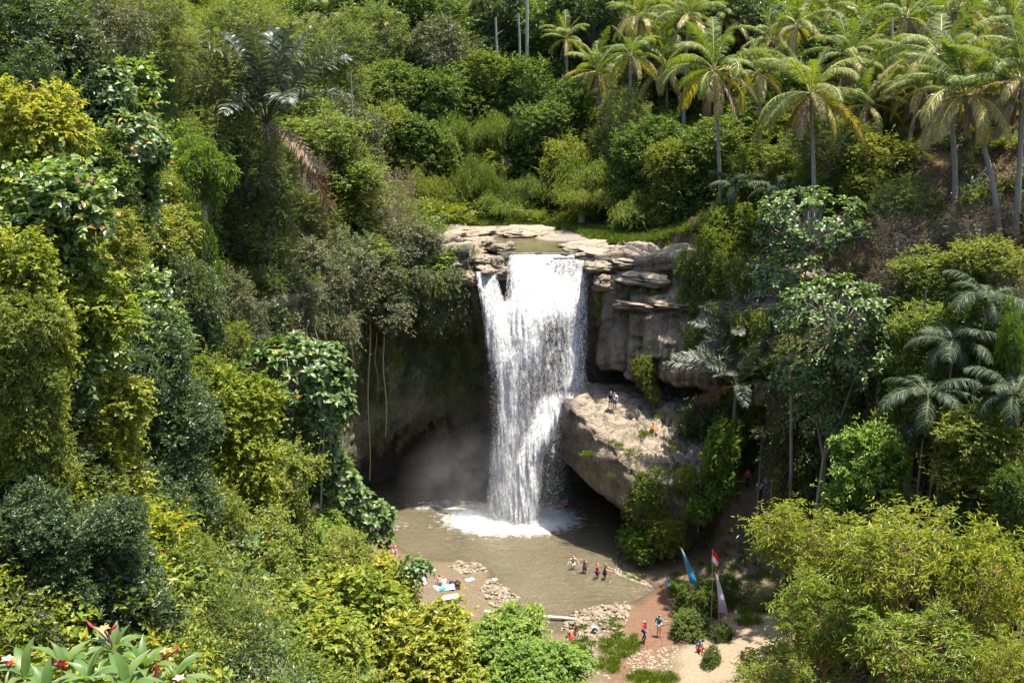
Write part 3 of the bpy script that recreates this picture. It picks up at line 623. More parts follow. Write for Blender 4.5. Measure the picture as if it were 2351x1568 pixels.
def crown_sites(r, ncl, shape, low=-0.45, inner=0.45):
    """centres of the boughs of a crown, spread unevenly through an ellipsoid"""
    out = []; lob = nrmz(r.normal(size=(6, 3)) + np.array([0, 0, .25])); tries = 0
    while len(out) < ncl:
        d = nrmz(r.normal(size=3)); rad = inner + (0.86 - inner) * r.random() ** 0.6; tries += 1
        rad *= 0.66 + 0.50 * float(np.exp(-(1 - (lob @ d).max()) / 0.16))
        if d[2] * rad < low: continue
        c = d * rad
        if all(np.linalg.norm(c - q) > 0.22 for q in out) or r.random() < 0.06 or tries > 4000: out.append(c)
    return np.array(out) * np.array(shape)
def sprays(r, base, tdir, tlen, nl, leafL, ratio, T, upn=0.8, spread=0.9, droop=0.15, jit=0.35):
    """leaves set along twigs; base, tdir (n,3), tlen (n,)"""
    n = len(base); k = np.repeat(np.arange(n), nl); f = np.tile((np.arange(nl) + 0.6) / nl, n) + r.normal(0, 0.04, n * nl)
    td = tdir[k]; p = base[k] + td * (tlen[k] * f)[:, None]; p[:, 2] -= droop * tlen[k] * f * f
    sgn = np.where(np.tile(np.arange(nl), n) % 2 == 0, 1, -1)[:, None]
    sd = nrmz(np.cross(td, np.array([0, 0, 1.0])) + 1e-3)
    ax = td * (1 - 0.4 * spread) + sd * sgn * spread + r.normal(0, jit, (n * nl, 3)); ax[:, 2] -= droop
    nm = np.array([0, 0, 1.0]) * upn + td * 0.25 + r.normal(0, 0.42, (n * nl, 3))
    L = leafL * (0.65 + 0.6 * r.random(n * nl)); W = L * ratio * (0.85 + 0.3 * r.random(n * nl))
    return leaf_cloud(p, ax, nm, L, W, T)
def limbs_mesh(r, sites, z0, rad, mat, wob=0.12, k=5, twig=None):
    mb = MB()
    for c in sites:
        a = np.array([0, 0, z0]); mid = a * 0.45 + c * 0.55 + r.normal(0, wob, 3) * np.linalg.norm(c - a); mid[2] -= 0.06 * np.linalg.norm(c - a)
        t = np.linspace(0, 1, 6)[:, None]; pts = (1 - t) ** 2 * a + 2 * t * (1 - t) * mid + t * t * c
        mb.tube(pts, np.linspace(rad, rad * 0.22, 6), k, False)
        if twig:
            for _ in range(twig):
                s = pts[r.integers(2, 6)]; e = s + rdir(r, 1)[0] * np.array([.6, .6, .5]) * np.linalg.norm(c - a) * 0.5 + np.array([0, 0, .25])
                mb.tube([s, (s + e) / 2 + r.normal(0, .05, 3), e], [rad * .3, rad * .2, rad * .08], 4, False)
    return mb.mesh('branches', mat, True)
class Proto: pass
RAD0 = 3.5
def crown_proto(seed, mat, bark, ncl=26, ntw=42, nl=9, leafL=0.2, ratio=0.42, T=T_LANCE, shape=(1, 1, .8), clr=0.34, tl=0.55, upn=0.8, droop=0.15, tup=0.35, spread=0.9, low=-0.45, inner=.45, limb=0.09, twig=None, shell=0.55, gap=0.0):
    r = np.random.default_rng(seed); Rr = RAD0
    sites = crown_sites(r, ncl, np.array(shape), low, inner) * Rr
    n = ncl * ntw; k = np.repeat(np.arange(ncl), ntw)
    d = rdir(r, n) + nrmz(sites[k]) * 0.55 + np.array([0, 0, tup]); d = nrmz(d)
    cr = clr * Rr * (0.65 + 0.7 * r.random(ncl))[k]
    base = sites[k] + d * (cr * (shell + (1 - shell) * r.random(n)))[:, None] * np.array([1, 1, .8])
    td = nrmz(d + r.normal(0, 0.45, (n, 3)) + np.array([0, 0, tup * .6 - droop]))
    tln = tl * (0.6 + 0.8 * r.random(n)); shoot = r.random(n) < 0.06; tln[shoot] *= 2.3; td[shoot] = nrmz(td[shoot] + np.array([0, 0, .35])); base[shoot] += d[shoot] * (.25 * cr[shoot])[:, None]
    V, F = sprays(r, base, td, tln, nl, leafL, ratio, T, upn, spread, droop)
    p = Proto(); p.crown = npmesh('crown', V, F, mat); p.limbs = limbs_mesh(r, sites, -shape[2] * Rr * 0.95, limb, bark, twig=twig); p.shape = shape; p.bark = bark
    return p

BARK = plain('bark', (0.16, 0.125, 0.09), 0.9, 0.4, 9); BARK_GREY = plain('grey_bark', (0.27, 0.24, 0.20), 0.9, 0.35, 12); BARK_RED = plain('reddish_bark', (0.30, 0.20, 0.13), 0.85, 0.3, 10)
M_DENSE = leaf_mat('dark_glossy_leaf', [(0.018, 0.036, 0.012), (0.035, 0.065, 0.02), (0.055, 0.09, 0.028), (0.07, 0.11, 0.03), (0.20, 0.20, 0.035)], 0.28, 0.40, 0.45)
M_VINE = leaf_mat('yellow_green_leaf', [(0.06, 0.10, 0.012), (0.12, 0.17, 0.016), (0.20, 0.24, 0.02), (0.30, 0.30, 0.022), (0.36, 0.20, 0.03)], 0.42, 0.42, 0.22)
M_VINE2 = leaf_mat('olive_green_leaf', [(0.05, 0.08, 0.016), (0.09, 0.135, 0.022), (0.14, 0.18, 0.026), (0.20, 0.23, 0.03), (0.30, 0.16, 0.04)], 0.38, 0.42, 0.22)
M_HEART = leaf_mat('heart_leaf', [(0.05, 0.10, 0.03), (0.08, 0.14, 0.04), (0.12, 0.19, 0.05), (0.20, 0.26, 0.04), (0.28, 0.15, 0.04)], 0.35, 0.36, 0.5)
M_MID = leaf_mat('mid_green_leaf', [(0.03, 0.055, 0.012), (0.055, 0.095, 0.018), (0.085, 0.135, 0.024), (0.13, 0.18, 0.03), (0.20, 0.20, 0.05)], 0.35, 0.42, 0.22)
M_FINE = leaf_mat('pale_fine_leaf', [(0.06, 0.09, 0.028), (0.09, 0.125, 0.036), (0.13, 0.165, 0.045), (0.17, 0.20, 0.055), (0.22, 0.19, 0.08)], 0.35, 0.5, 0.3)
M_BAMB = leaf_mat('bamboo_leaf', [(0.055, 0.09, 0.014), (0.09, 0.14, 0.02), (0.13, 0.18, 0.024), (0.18, 0.21, 0.028), (0.25, 0.22, 0.06)], 0.42, 0.48, 0.3)
M_BRIGHT = leaf_mat('bright_green_leaf', [(0.04, 0.085, 0.014), (0.06, 0.12, 0.02), (0.085, 0.155, 0.024), (0.12, 0.185, 0.03), (0.18, 0.22, 0.03)], 0.40, 0.42, 0.4)
M_GREY = leaf_mat('grey_green_leaf', [(0.042, 0.06, 0.024), (0.065, 0.085, 0.034), (0.095, 0.11, 0.046), (0.135, 0.135, 0.062), (0.17, 0.12, 0.06)], 0.22, 0.5, 0.35)
M_DRY = leaf_mat('dry_leaf', [(0.10, 0.075, 0.045), (0.15, 0.115, 0.07), (0.20, 0.16, 0.105), (0.16, 0.16, 0.06), (0.26, 0.20, 0.13)], 0.2, 0.7, 0.2, (1.2, 1.1, 0.9))
M_BIG = leaf_mat('large_leaf', [(0.03, 0.065, 0.018), (0.05, 0.095, 0.024), (0.072, 0.125, 0.03), (0.10, 0.165, 0.036), (0.16, 0.19, 0.03)], 0.25, 0.42, 0.35)
M_WILLOW = leaf_mat('long_yellow_green_leaf', [(0.07, 0.11, 0.016), (0.12, 0.17, 0.022), (0.18, 0.23, 0.028), (0.25, 0.28, 0.034), (0.45, 0.30, 0.02)], 0.42, 0.42, 0.4)
M_PALM = leaf_mat('coconut_leaf', [(0.045, 0.078, 0.016), (0.075, 0.112, 0.022), (0.115, 0.15, 0.03), (0.165, 0.19, 0.04), (0.24, 0.20, 0.05)], 0.35, 0.5, 0.15)
M_PALMY = leaf_mat('old_coconut_leaf', [(0.15, 0.14, 0.03), (0.22, 0.20, 0.045), (0.28, 0.24, 0.06), (0.30, 0.24, 0.08), (0.30, 0.20, 0.08)], 0.32, 0.4, 0.4)
M_PALMD = leaf_mat('dead_frond', [(0.12, 0.075, 0.04), (0.19, 0.125, 0.07), (0.26, 0.185, 0.115), (0.30, 0.22, 0.14), (0.34, 0.27, 0.19)], 0.2, 0.7, 0.2, (1.2, 1.0, 0.8))
M_SUGAR = leaf_mat('sugar_palm_leaf', [(0.016, 0.028, 0.013), (0.026, 0.042, 0.020), (0.036, 0.056, 0.026), (0.05, 0.07, 0.034), (0.07, 0.08, 0.042)], 0.18, 0.5, 0.14)
M_SUGARL = leaf_mat('grey_sheen_palm_leaf', [(0.035, 0.048, 0.034), (0.06, 0.075, 0.055), (0.09, 0.105, 0.08), (0.13, 0.14, 0.11), (0.17, 0.17, 0.14)], 0.15, 0.45, 0.3)  # pale grey shine of sunlit fronds put into the leaf colour
M_GRASS = leaf_mat('grass_blade', [(0.07, 0.12, 0.014), (0.11, 0.18, 0.02), (0.16, 0.23, 0.026), (0.21, 0.26, 0.035), (0.28, 0.25, 0.09)], 0.4, 0.5, 0.3)
M_PLUM = leaf_mat('frangipani_leaf', [(0.05, 0.10, 0.02), (0.07, 0.13, 0.028), (0.09, 0.155, 0.034), (0.11, 0.18, 0.04), (0.13, 0.19, 0.04)], 0.35, 0.42, 0.4)

M_FRESH = leaf_mat('fresh_green_leaf', [(0.045, 0.095, 0.014), (0.08, 0.15, 0.018), (0.12, 0.20, 0.022), (0.17, 0.25, 0.026), (0.26, 0.27, 0.03)], 0.4, 0.42, 0.25)
PR = {}
PR['fresh'] = [crown_proto(101 + k, M_FRESH, BARK, 40, 28, 8, 0.34, 0.5, T_OVATE, (1, 1, .75), .24, .6, .9, .25, .3) for k in range(2)]
PR['dense'] = [crown_proto(11 + k, M_DENSE, BARK, 44, 30, 9, 0.27, 0.42, T_LANCE, (1, 1, .82), .23, .55, .75, .12) for k in range(2)]
PR['vine'] = [crown_proto(21 + k, M_VINE, BARK, 42, 30, 9, 0.30, 0.62, T_HEART, (1, 1, .7), .23, .6, 1.0, .22, .25) for k in range(2)]
PR['olive'] = [crown_proto(26 + k, M_VINE2, BARK, 46, 32, 9, 0.24, 0.5, T_LANCE, (1, 1, .75), .22, .55, .9, .2, .3) for k in range(2)]
PR['heart'] = [crown_proto(31 + k, M_HEART, BARK, 34, 24, 7, 0.46, 0.85, T_HEART, (1, 1, .8), .26, .7, .9, .2) for k in range(2)]
PR['mid'] = [crown_proto(41 + k, M_MID, BARK, 38, 30, 9, 0.31, 0.45, T_LANCE, (1, 1, .8), .25, .6, .8, .15) for k in range(3)]
PR['fine'] = [crown_proto(51 + k, M_FINE, BARK_GREY, 40, 34, 11, 0.22, 0.34, T_LANCE, (1, 1, .7), .24, .75, .9, .12, .3, twig=2) for k in range(2)]
PR['bright'] = [crown_proto(61, M_BRIGHT, BARK_GREY, 26, 26, 11, 0.42, 0.20, T_LANCE, (1.15, 1.0, .75), .22, .55, 1.1, .45, .1, 1.2, -0.7, .35)]
PR['grey'] = [crown_proto(71 + k, M_GREY, BARK_GREY, 40, 30, 9, 0.25, 0.42, T_LANCE, (1, .9, .8), .24, .6, .7, .2, .1, twig=2) for k in range(2)]
PR['dry'] = [crown_proto(76, M_DRY, BARK_GREY, 26, 26, 7, 0.20, 0.30, T_LANCE, (1, .9, .7), .34, .8, .6, .1, .3, twig=7, limb=.05)]
PR['willow'] = [crown_proto(81 + k, M_WILLOW, BARK_RED, 38, 18, 8, 0.40, 0.22, T_LANCE, (1, 1, .9), .26, .75, .5, .35, .45, twig=6, limb=.09, inner=.3, shell=.3) for k in range(2)]
def bamboo_proto(seed, mat=None):
    r = np.random.default_rng(seed); mb = MB(); B = []; Dv = []; Ln = []
    for k in range(26):
        az = r.random() * 2 * np.pi; out = 0.55 + 0.75 * r.random(); hgt = 5.0 + 2.6 * r.random(); n = 16; t = np.linspace(0, 1, n)
        rr = out * 2.7 * t ** 2.4 + 0.25; zz_ = hgt * (t - 0.42 * t ** 3.2 * out) * 1.0
        pts = np.stack([np.cos(az) * rr, np.sin(az) * rr, zz_], -1); mb.tube(pts[:10], np.linspace(.05, .025, 10), 5, False)
        for i in range(4, n):
            for _ in range(int(3 + 8 * t[i])):
                q = pts[i] + r.normal(0, .16 + .10 * t[i], 3); B.append(q); a2 = az + r.normal(0, .9)
                Dv.append((np.cos(a2) * .7, np.sin(a2) * .7, -0.35 - .5 * t[i] + .5 * r.random())); Ln.append(.55 + .5 * r.random())
    V, F = sprays(r, np.array(B), nrmz(np.array(Dv)), np.array(Ln), 8, .27, .17, T_LANCE, .7, .55, .45, .3)
    p = Proto(); V[:, 2] -= 3.2; p.crown = npmesh('foliage', V, F, mat or M_BAMB); p.limbs = mb.mesh('culms', BARK_GREY, True); p.limbs.transform(Matrix.Translation((0, 0, -3.2))); p.shape = (1, 1, 1); p.bark = BARK_GREY
    return p
PR['bamboo'] = [bamboo_proto(91), bamboo_proto(95)]
def trunk_mesh(seed, mat, bend=0.08, taper=0.6, k=8):
    r = np.random.default_rng(seed); t = np.linspace(0, 1, 12); pts = np.stack([bend * np.sin(t * 3.0 + seed), bend * np.sin(t * 2.3 + 2 * seed), t], -1); pts[:, :2] -= pts[0, :2]
    pts[:, :2] *= t[:, None] * (1 - t)[:, None] * 4
    return MB().tube(pts, (1 - (1 - taper) * t) * (1 + 0.5 * np.exp(-t * 12)), k).mesh('trunk', mat, True)
TRUNK = {}
def trunk_for(mat):
    if mat.name not in TRUNK: TRUNK[mat.name] = [trunk_mesh(k, mat) for k in range(3)]
    return TRUNK[mat.name]
NT_ = [0]
def tree(kind, u, v, w, h, y, label, name='tree', cat='tree', group=None, thick=1.0, hang=False, skirt=False):
    """a tree or bush whose crown is w x h view pixels at (u, v) and stands at that distance, rooted on the ground below"""
    p = P(u, v, y); mp = mpp(u, v, y); rx = w * mp / 2; rz_ = h * mp / 2
    for _ in range(40):             # a crown must clear the slope it grows on
        if p.z - tz(p.x, p.y) > .25 * rz_ or y < 14: break
        y -= .4; p = P(u, v, y); mp = mpp(u, v, y); rx = w * mp / 2; rz_ = h * mp / 2
    g = tz(p.x, p.y); g = max(g, p.z - rz_ * 1.02) if hang else g; NT_[0] += 1; i = NT_[0]
    pr = PR[kind][i % len(PR[kind])]
    t = thing(name, label, cat, (p.x, p.y, g), (i * 2.399) % 6.283, group); lx, ly = .09 * math.sin(i * 3.7), .09 * math.cos(i * 5.1)
    dz = p.z - g
    sc = 0.88 * rx / RAD0; szz = 0.88 * rz_ / (RAD0 * pr.shape[2])
    obj('crown' if kind != 'bamboo' else 'foliage', pr.crown, t, (0, 0, dz), (lx, ly, 0), (sc * (1 + 1.3 * lx), sc * (1 - 1.3 * lx), szz))
    obj('branches' if kind != 'bamboo' else 'culms', pr.limbs, t, (0, 0, dz), (lx, ly, 0), (sc * (1 + 1.3 * lx), sc * (1 - 1.3 * lx), szz))
    hgt = max(0.4, dz - rz_ * 0.9 if kind != 'bamboo' else 0.4); tr = (0.05 + 0.035 * hgt ** 0.75) * thick
    if kind != 'bamboo': obj('trunk', trunk_for(pr.bark)[i % 3], t, (0, 0, -0.3), (0, 0, 0), (tr, tr, hgt + 0.35))
    if skirt and kind not in ('bamboo', 'bright', 'willow'):      # leafy down to the ground
        for q in range(1, 4):
            if dz - q * rz_ * 1.05 < -.2 * rz_: break
            k_ = 1 - .04 * q; dx = .22 * rx * math.sin(i * 1.7 + q * 2.1)
            obj('crown', PR[kind][(i + q) % len(PR[kind])].crown, t, (dx, -.15 * rx, dz - q * rz_ * 1.05), (0, 0, q * 1.9), (sc * k_, sc * k_, szz))
    if dz < -0.6 * rz_: print('BURIED', label, round(dz, 1), round(rz_, 1))
    if dz > rz_ + 14: pass
    return t

# ------------------------------------------------------------------ trees with large single leaves
def big_leaf_mesh(seed, mat, L=1.0, ratio=.5, droop=.25, curl=.06):
    n = 6; t = np.linspace(0, 1, n); w = ratio / 2 * np.sin(np.pi * np.clip(t, .02, .985) ** 0.8) ** 0.75; z = 0.10 * np.sin(t * 3) - droop * t ** 2
    V = np.concatenate([np.stack([-w, t, z + curl + .02 * np.sin(t * 9 + seed)], -1), np.stack([0 * t, t, z], -1), np.stack([w, t, z + curl + .02 * np.cos(t * 8 + seed)], -1)]) * L
    F = [[a * n + i, a * n + i + n, a * n + i + n + 1, a * n + i + 1] for a in (0, 1) for i in range(n - 1)]
    return npmesh('leaf', V, np.array(F), mat, True)
BL = [big_leaf_mesh(k, M_BIG, 1.0, .52, d) for k, d in enumerate((.15, .3, .5))]
M_BIGY = plain('withered_leaf', (0.40, 0.19, 0.03), .6, .3, 4)
BLY = big_leaf_mesh(7, M_BIGY, 1.0, .5, .5)
def as_cloud(me):
    V = np.empty(len(me.vertices) * 3, np.float32); me.vertices.foreach_get('co', V)
    F = np.array([list(p.vertices) for p in me.polygons]); return V.reshape(-1, 3), np.concatenate([F[:, [0, 1, 2]], F[:, [0, 2, 3]]])
def rosette_tree(lobes, y, label, ros=40, leafL=0.5, seed=0, foot=None, nparts=220, cat='tree', name='broadleaf_tree', trunkr=.16):
    """lobes: (u, v, w, h) of the crown's lobes; whorls of large leaves at the branch tips"""
    r = np.random.default_rng(seed); pts = []
    for (u, v, w, h, *yy) in lobes:
        yl = yy[0] if yy else y
        c = np.array(P(u, v, yl)); mp = mpp(u, v, yl); rx, rz_ = w * mp / 2, h * mp / 2
        n = max(6, int(2.4 * ros * w * h / 40000)); k = 0
        while k < n:
            d = nrmz(r.normal(size=3)); 
            if d[2] < -0.55: continue
            if d[1] > 0.45 and r.random() < .5: continue
            q = c + d * np.array([rx, rx * .8, rz_]) * (0.62 + 0.38 * r.random())
            if all(np.linalg.norm(q - o[0]) > leafL * 0.62 for o in pts[-60:]): pts.append((q, nrmz(d + np.array([0, 0, .8])), c)); k += 1
            elif r.random() < .08: k += 1
    fu, fv, fy = foot or (lobes[0][0], lobes[0][1], y)
    b = P(fu, fv, fy); g = tz(b.x, b.y); base = np.array([b.x, b.y, g])
    t = thing(name, label, cat, tuple(base))
    mb = MB(); cs_ = []
    for (u, v, w, h, *yy) in lobes: cs_.append(np.array(P(u, v + h * .25, yy[0] if yy else y)) - base)
    top = np.mean(cs_, 0); top[2] = min(c[2] for c in cs_) * .75
    obj('trunk', MB().tube([np.array([0, 0, -.4]), top * np.array([.2, .2, .35]), top * np.array([.6, .6, .7]), top], [trunkr * 1.25, trunkr, trunkr * .85, trunkr * .7], 8).mesh('trunk', BARK_GREY, True), t)
    for c in cs_: mb.tube([top * .92, (top + c) / 2 + r.normal(0, .2, 3), c], [trunkr * .6, trunkr * .45, trunkr * .3], 6)
    for q, d, c in pts:
        e = q - base; c0 = cs_[int(np.argmin([np.linalg.norm(e - x) for x in cs_]))]
        if r.random() < .6: mb.tube([c0 + r.normal(0, .2, 3), (c0 + e) / 2 + r.normal(0, .12, 3), e], [.035, .028, .018], 4, False)
    obj('branches', mb.mesh('branches', BARK_GREY, True), t)
    leaves = []
    for q, d, c in pts:
        nlf = int(8 + 4 * r.random()); a0 = r.random() * 6.28; e1 = nrmz(np.cross(d, [0.3, 0.8, .1])); e2 = np.cross(d, e1)
        for i in range(nlf):
            a = a0 + i * 2.4; el = 1.15 - 1.35 * (i / nlf) + r.normal(0, .15)
            ax = (e1 * math.cos(a) + e2 * math.sin(a)) * math.cos(el) + d * math.sin(el)
            leaves.append((q - base + ax * .05, ax, d, leafL * (0.55 + .35 * i / nlf + .25 * r.random()), q))
    # the leaves towards the viewpoint show largest: those are parts of their own
    order = sorted(range(len(leaves)), key=lambda i: leaves[i][4][1] - 0.25 * leaves[i][4][2] - 2.0 * leaves[i][3] + 0.8 * r.random())
    own = set(order[:nparts]); VV, FF, n0 = [], [], 0
    clouds = [as_cloud(b_) for b_ in BL]
    for i, (p, ax, d, L, q) in enumerate(leaves):
        side = nrmz(np.cross(ax, d)); up = np.cross(side, ax); M = np.stack([side, ax, up], 1)
        if i in own:
            o = obj('leaf', BLY if r.random() < .018 else BL[i % 3], t)
            o.matrix_local = Matrix(((M * L)[0].tolist() + [p[0]], (M * L)[1].tolist() + [p[1]], (M * L)[2].tolist() + [p[2]], [0, 0, 0, 1]))
        else:
            V, F = clouds[i % 3]; VV.append(V @ (M * L).T + p); FF.append(F + n0); n0 += len(V)
    if VV: tag(obj('foliage', npmesh('foliage', np.concatenate(VV), np.concatenate(FF), M_BIG, True), t), kind='stuff')
    return t

# ------------------------------------------------------------------ palms
def frond_mesh(name, seed, L, arch, lift, mat, rmat, pairs=52, leaf=0.75, hang=0.55, wid=0.045, ruffle=0.08, stiff=False, start=.16):
    """one frond along +Y from the origin: rachis bending by arch (radians in all) from an initial rise lift"""
    r = np.random.default_rng(seed); n = 22; t = np.linspace(0, 1, n); ang = lift - arch * t ** 1.35
    st = L / (n - 1); yy = np.concatenate([[0], np.cumsum(np.cos(ang[:-1]) * st)]); zz_ = np.concatenate([[0], np.cumsum(np.sin(ang[:-1]) * st)])
    side_b = 0.05 * L * np.sin(seed) * t ** 2
    pts = np.stack([side_b, yy, zz_], -1)
    rm_ = MB().tube(pts, np.linspace(.045, .008, n), 5, False)
    f = start + (1 - start) * np.linspace(0, .995, pairs); P0 = np.stack([np.interp(f, t, pts[:, k]) for k in range(3)], -1); an = np.interp(f, t, ang)
    tng = np.stack([0 * an, np.cos(an), np.sin(an)], -1); upv = np.stack([0 * an, -np.sin(an), np.cos(an)], -1)
    Ll = leaf * np.sin(np.pi * (0.10 + 0.86 * (f - start) / (1 - start))) ** 0.55 * (0.9 + .2 * r.random(pairs))
    V, F, n0 = [], [], 0
    for sg in (-1, 1):
        tilt = r.normal(0, ruffle * (4 if stiff else 1.6), pairs)
        d0 = nrmz(np.array([sg, 0, 0])[None] * .85 + tng * (.55 + .25 * f[:, None]) + upv * (tilt[:, None] + (.25 if stiff else .05)))
        d1 = nrmz(d0 + np.array([0, 0, -1.0]) * hang * (1 + .5 * r.random(pairs))[:, None])
        d2 = nrmz(d1 + np.array([0, 0, -1.0]) * hang * 1.3)
        a = P0; b = a + d0 * (Ll * .34)[:, None]; c = b + d1 * (Ll * .36)[:, None]; e = c + d2 * (Ll * .30)[:, None]
        wv = nrmz(np.cross(d0, upv + .3 * r.normal(size=(pairs, 3)))) * wid * (.8 + .4 * r.random(pairs))[:, None]
        for i in range(pairs):
            V += [a[i] - wv[i] * .6, a[i] + wv[i] * .6, b[i] - wv[i], b[i] + wv[i], c[i] - wv[i] * .8, c[i] + wv[i] * .8, e[i]]
            F += [(n0, n0 + 1, n0 + 3), (n0, n0 + 3, n0 + 2), (n0 + 2, n0 + 3, n0 + 5), (n0 + 2, n0 + 5, n0 + 4), (n0 + 4, n0 + 5, n0 + 6)]; n0 += 7
    V0 = np.array(V); F0 = np.array(F)
    me = npmesh(name, np.concatenate([V0] + [np.concatenate(rm_.V)]), np.concatenate([F0, np.concatenate(rm_.F) + len(V0)]), mat)
    me.materials.append(rmat); mi = np.zeros(len(me.polygons), np.int32); mi[len(F0):] = 1; me.polygons.foreach_set('material_index', mi)
    return me
RACH = plain('palm_rachis', (0.36, 0.33, 0.11), .5, .2); RACHS = plain('dull_rachis', (0.07, 0.085, 0.03), .6, .2); RACHD = plain('dead_rachis', (0.28, 0.19, 0.11), .8, .3)
FR = {
 'young': [frond_mesh('frond', 1 + k, 4.0, .5 + .3 * k, 1.30, M_PALM, RACH, 60, .8, .22, .027) for k in range(2)],
 'mid': [frond_mesh('frond', 5 + k, 4.7, 1.15 + .3 * k, .95, M_PALM, RACH, 64, .9, .55, .027) for k in range(3)],
 'flat': [frond_mesh('frond', 11 + k, 4.8, 1.2 + .4 * k, .5 - .15 * k, M_PALM if k < 2 else M_PALMY, RACH, 64, .9, .75, .027) for k in range(3)],
 'old': [frond_mesh('frond', 15 + k, 4.6, 1.25 + .2 * k, -.15, M_PALMY, RACH, 60, .9, .8, .03) for k in range(2)],
 'dead': [frond_mesh('dead_frond', 21 + k, 3.4, .6, -.95, M_PALMD, RACHD, 40, .7, .9) for k in range(2)],
 'sugar': [frond_mesh('frond', 31 + k, 4.6, .45 + .3 * k, 1.25 - .3 * k, M_SUGARL, RACHS, 60, .8, .28, .04, .10, True, .2) for k in range(3)],
 'sugard': [frond_mesh('dead_frond', 37 + k, 4.0, .9, -.1 - .5 * k, M_PALMD, RACHD, 52, .75, .3, .035, .10, True, .2) for k in range(2)],
 'small': [frond_mesh('frond', 41 + k, 2.4, 1.3 + .3 * k, .85 - .3 * k, M_SUGAR, RACHS, 52, .72, .5, .022, .10, False, .15) for k in range(3)],
 'dryp': [frond_mesh('frond', 47 + k, 1.6, 1.2, .7 - .3 * k, M_FINE, RACH, 34, .5, .3, .03) for k in range(2)],
}
COCO = plain('coconut', (0.20, 0.19, 0.05), .5, .3); PTRUNK = plain('palm_trunk', (0.19, 0.165, 0.14), .9, .35, 3)
nut = boulder_mesh(99, 1.15, 8, 10, .05, 2.0); nut.materials.clear(); nut.materials.append(COCO); nut.name = 'coconut'
def palm_trunk(seed, h, lean, r0=.17):
    t = np.linspace(0, 1, 26); x = lean[0] * (t ** 1.7); y = lean[1] * (t ** 1.7)
    rad = r0 * (1 - .35 * t) * (1 + .5 * np.exp(-t * h * .9)) * (1 + .05 * np.sin(t * h * 12))
    return MB().tube(np.stack([x, y, t * h], -1), rad, 9).mesh('trunk', PTRUNK, True), np.array([lean[0], lean[1], h])
def palm(label, cu, cv, y, foot_u=None, foot_v=None, foot_y=None, size=1.0, seed=0, dead=3, nuts=True, group='coconut palms'):
    r = np.random.default_rng(seed); top = P(cu, cv, y)
    if foot_u is not None:
        yb = foot_y or y; b = P(foot_u, foot_v, yb); bx, by = b.x, b.y
    else: bx, by = top.x + r.normal(0, .8), top.y + r.normal(0, .5)
    g = tz(bx, by); h = top.z - g
    if h < 2: print('PALM LOW', label, round(h, 1)); h = max(h, 1.0)
    t = thing('coconut_palm', label, 'palm tree', (bx, by, g), 0, group)
    me, tp = palm_trunk(seed, h + .3, (top.x - bx, top.y - by), .15 + .010 * min(h, 10)); obj('trunk', me, t, (0, 0, -.3))
    tp = Vector((top.x - bx, top.y - by, h)); a = r.random() * 6.28
    sets = [('young', int(r.integers(3, 6))), ('mid', int(r.integers(5, 9))), ('flat', int(r.integers(6, 10))), ('old', int(r.integers(4, 8))), ('dead', dead)]
    for kind, n in sets:
        for i in range(n):
            a += 2.399 + r.normal(0, .12); F_ = FR[kind]; s = 1.18 * size * (.75 + .4 * r.random())
            obj('dead_frond' if kind == 'dead' else 'frond', F_[int(r.integers(len(F_)))], t, tp, (r.normal(0, .2), r.normal(0, .28), a), (s, s, s))
    if nuts:
        for i in range(7):
            a = r.random() * 6.28; obj('coconut', nut, t, tp + Vector((.28 * math.cos(a), .28 * math.sin(a), -.3 - .25 * r.random())), (0, 0, a), (.16, .16, .17))
    return t
def feather_palm(label, cu, cv, y, kind='small', n=14, size=1.0, seed=0, dead=0, deadkind='sugard', name='feather_palm', tilt=0.25, trunk=True, group='small feather palms'):
    r = np.random.default_rng(seed); top = P(cu, cv, y); g = tz(top.x, top.y); h = max(.3, top.z - g)
    t = thing(name, label, 'palm tree', (top.x, top.y, g), 0, group); tp = Vector((0, 0, h)); a = r.random() * 6
    tm, _ = palm_trunk(seed, h + .4, (0, 0), .10 if kind != 'sugar' else .22); obj('trunk', tm, t, (0, 0, -.35))
    for i in range(n + dead):
        a += 2.399; k = kind if i < n else deadkind; s = size * (.8 + .35 * r.random()); F_ = FR[k]
        obj('frond' if i < n else 'dead_frond', F_[min(len(F_) - 1, int(len(F_) * (i / n if i < n else r.random())))], t, tp, (r.normal(0, tilt * .5), r.normal(0, tilt * .5), a), (s, s, s))
    return t

# ------------------------------------------------------------------ undergrowth that nobody could count: clumps scattered over the ground
def clump(seed, mat, n, leafL, ratio, T, h=.8, nl=7, tl=.5, droop=.2, upn=.8):
    r = np.random.default_rng(seed); d = rdir(r, n); d[:, 2] = np.abs(d[:, 2]); base = d * (0.35 + .6 * r.random(n))[:, None] * np.array([1, 1, h])
    td = nrmz(d + r.normal(0, .4, (n, 3)) + np.array([0, 0, .25]))
    V, F = sprays(r, base, td, tl * (.6 + .8 * r.random(n)), nl, leafL, ratio, T, upn, .9, droop); return npmesh('clump', V, F, mat)
def grass_clump(seed, mat, n=70, h=.55, w=.025, spread=.45):
    r = np.random.default_rng(seed); b = r.normal(0, spread * .5, (n, 3)); b[:, 2] = 0; d = nrmz(b * np.array([1, 1, 0]) * 1.2 + r.normal(0, .35, (n, 3)) + np.array([0, 0, 1.1]))
    return npmesh('tuft', *leaf_cloud(b, d, rdir(r, n), h * (.6 + .8 * r.random(n)), np.full(n, w), T_LANCE), mat)
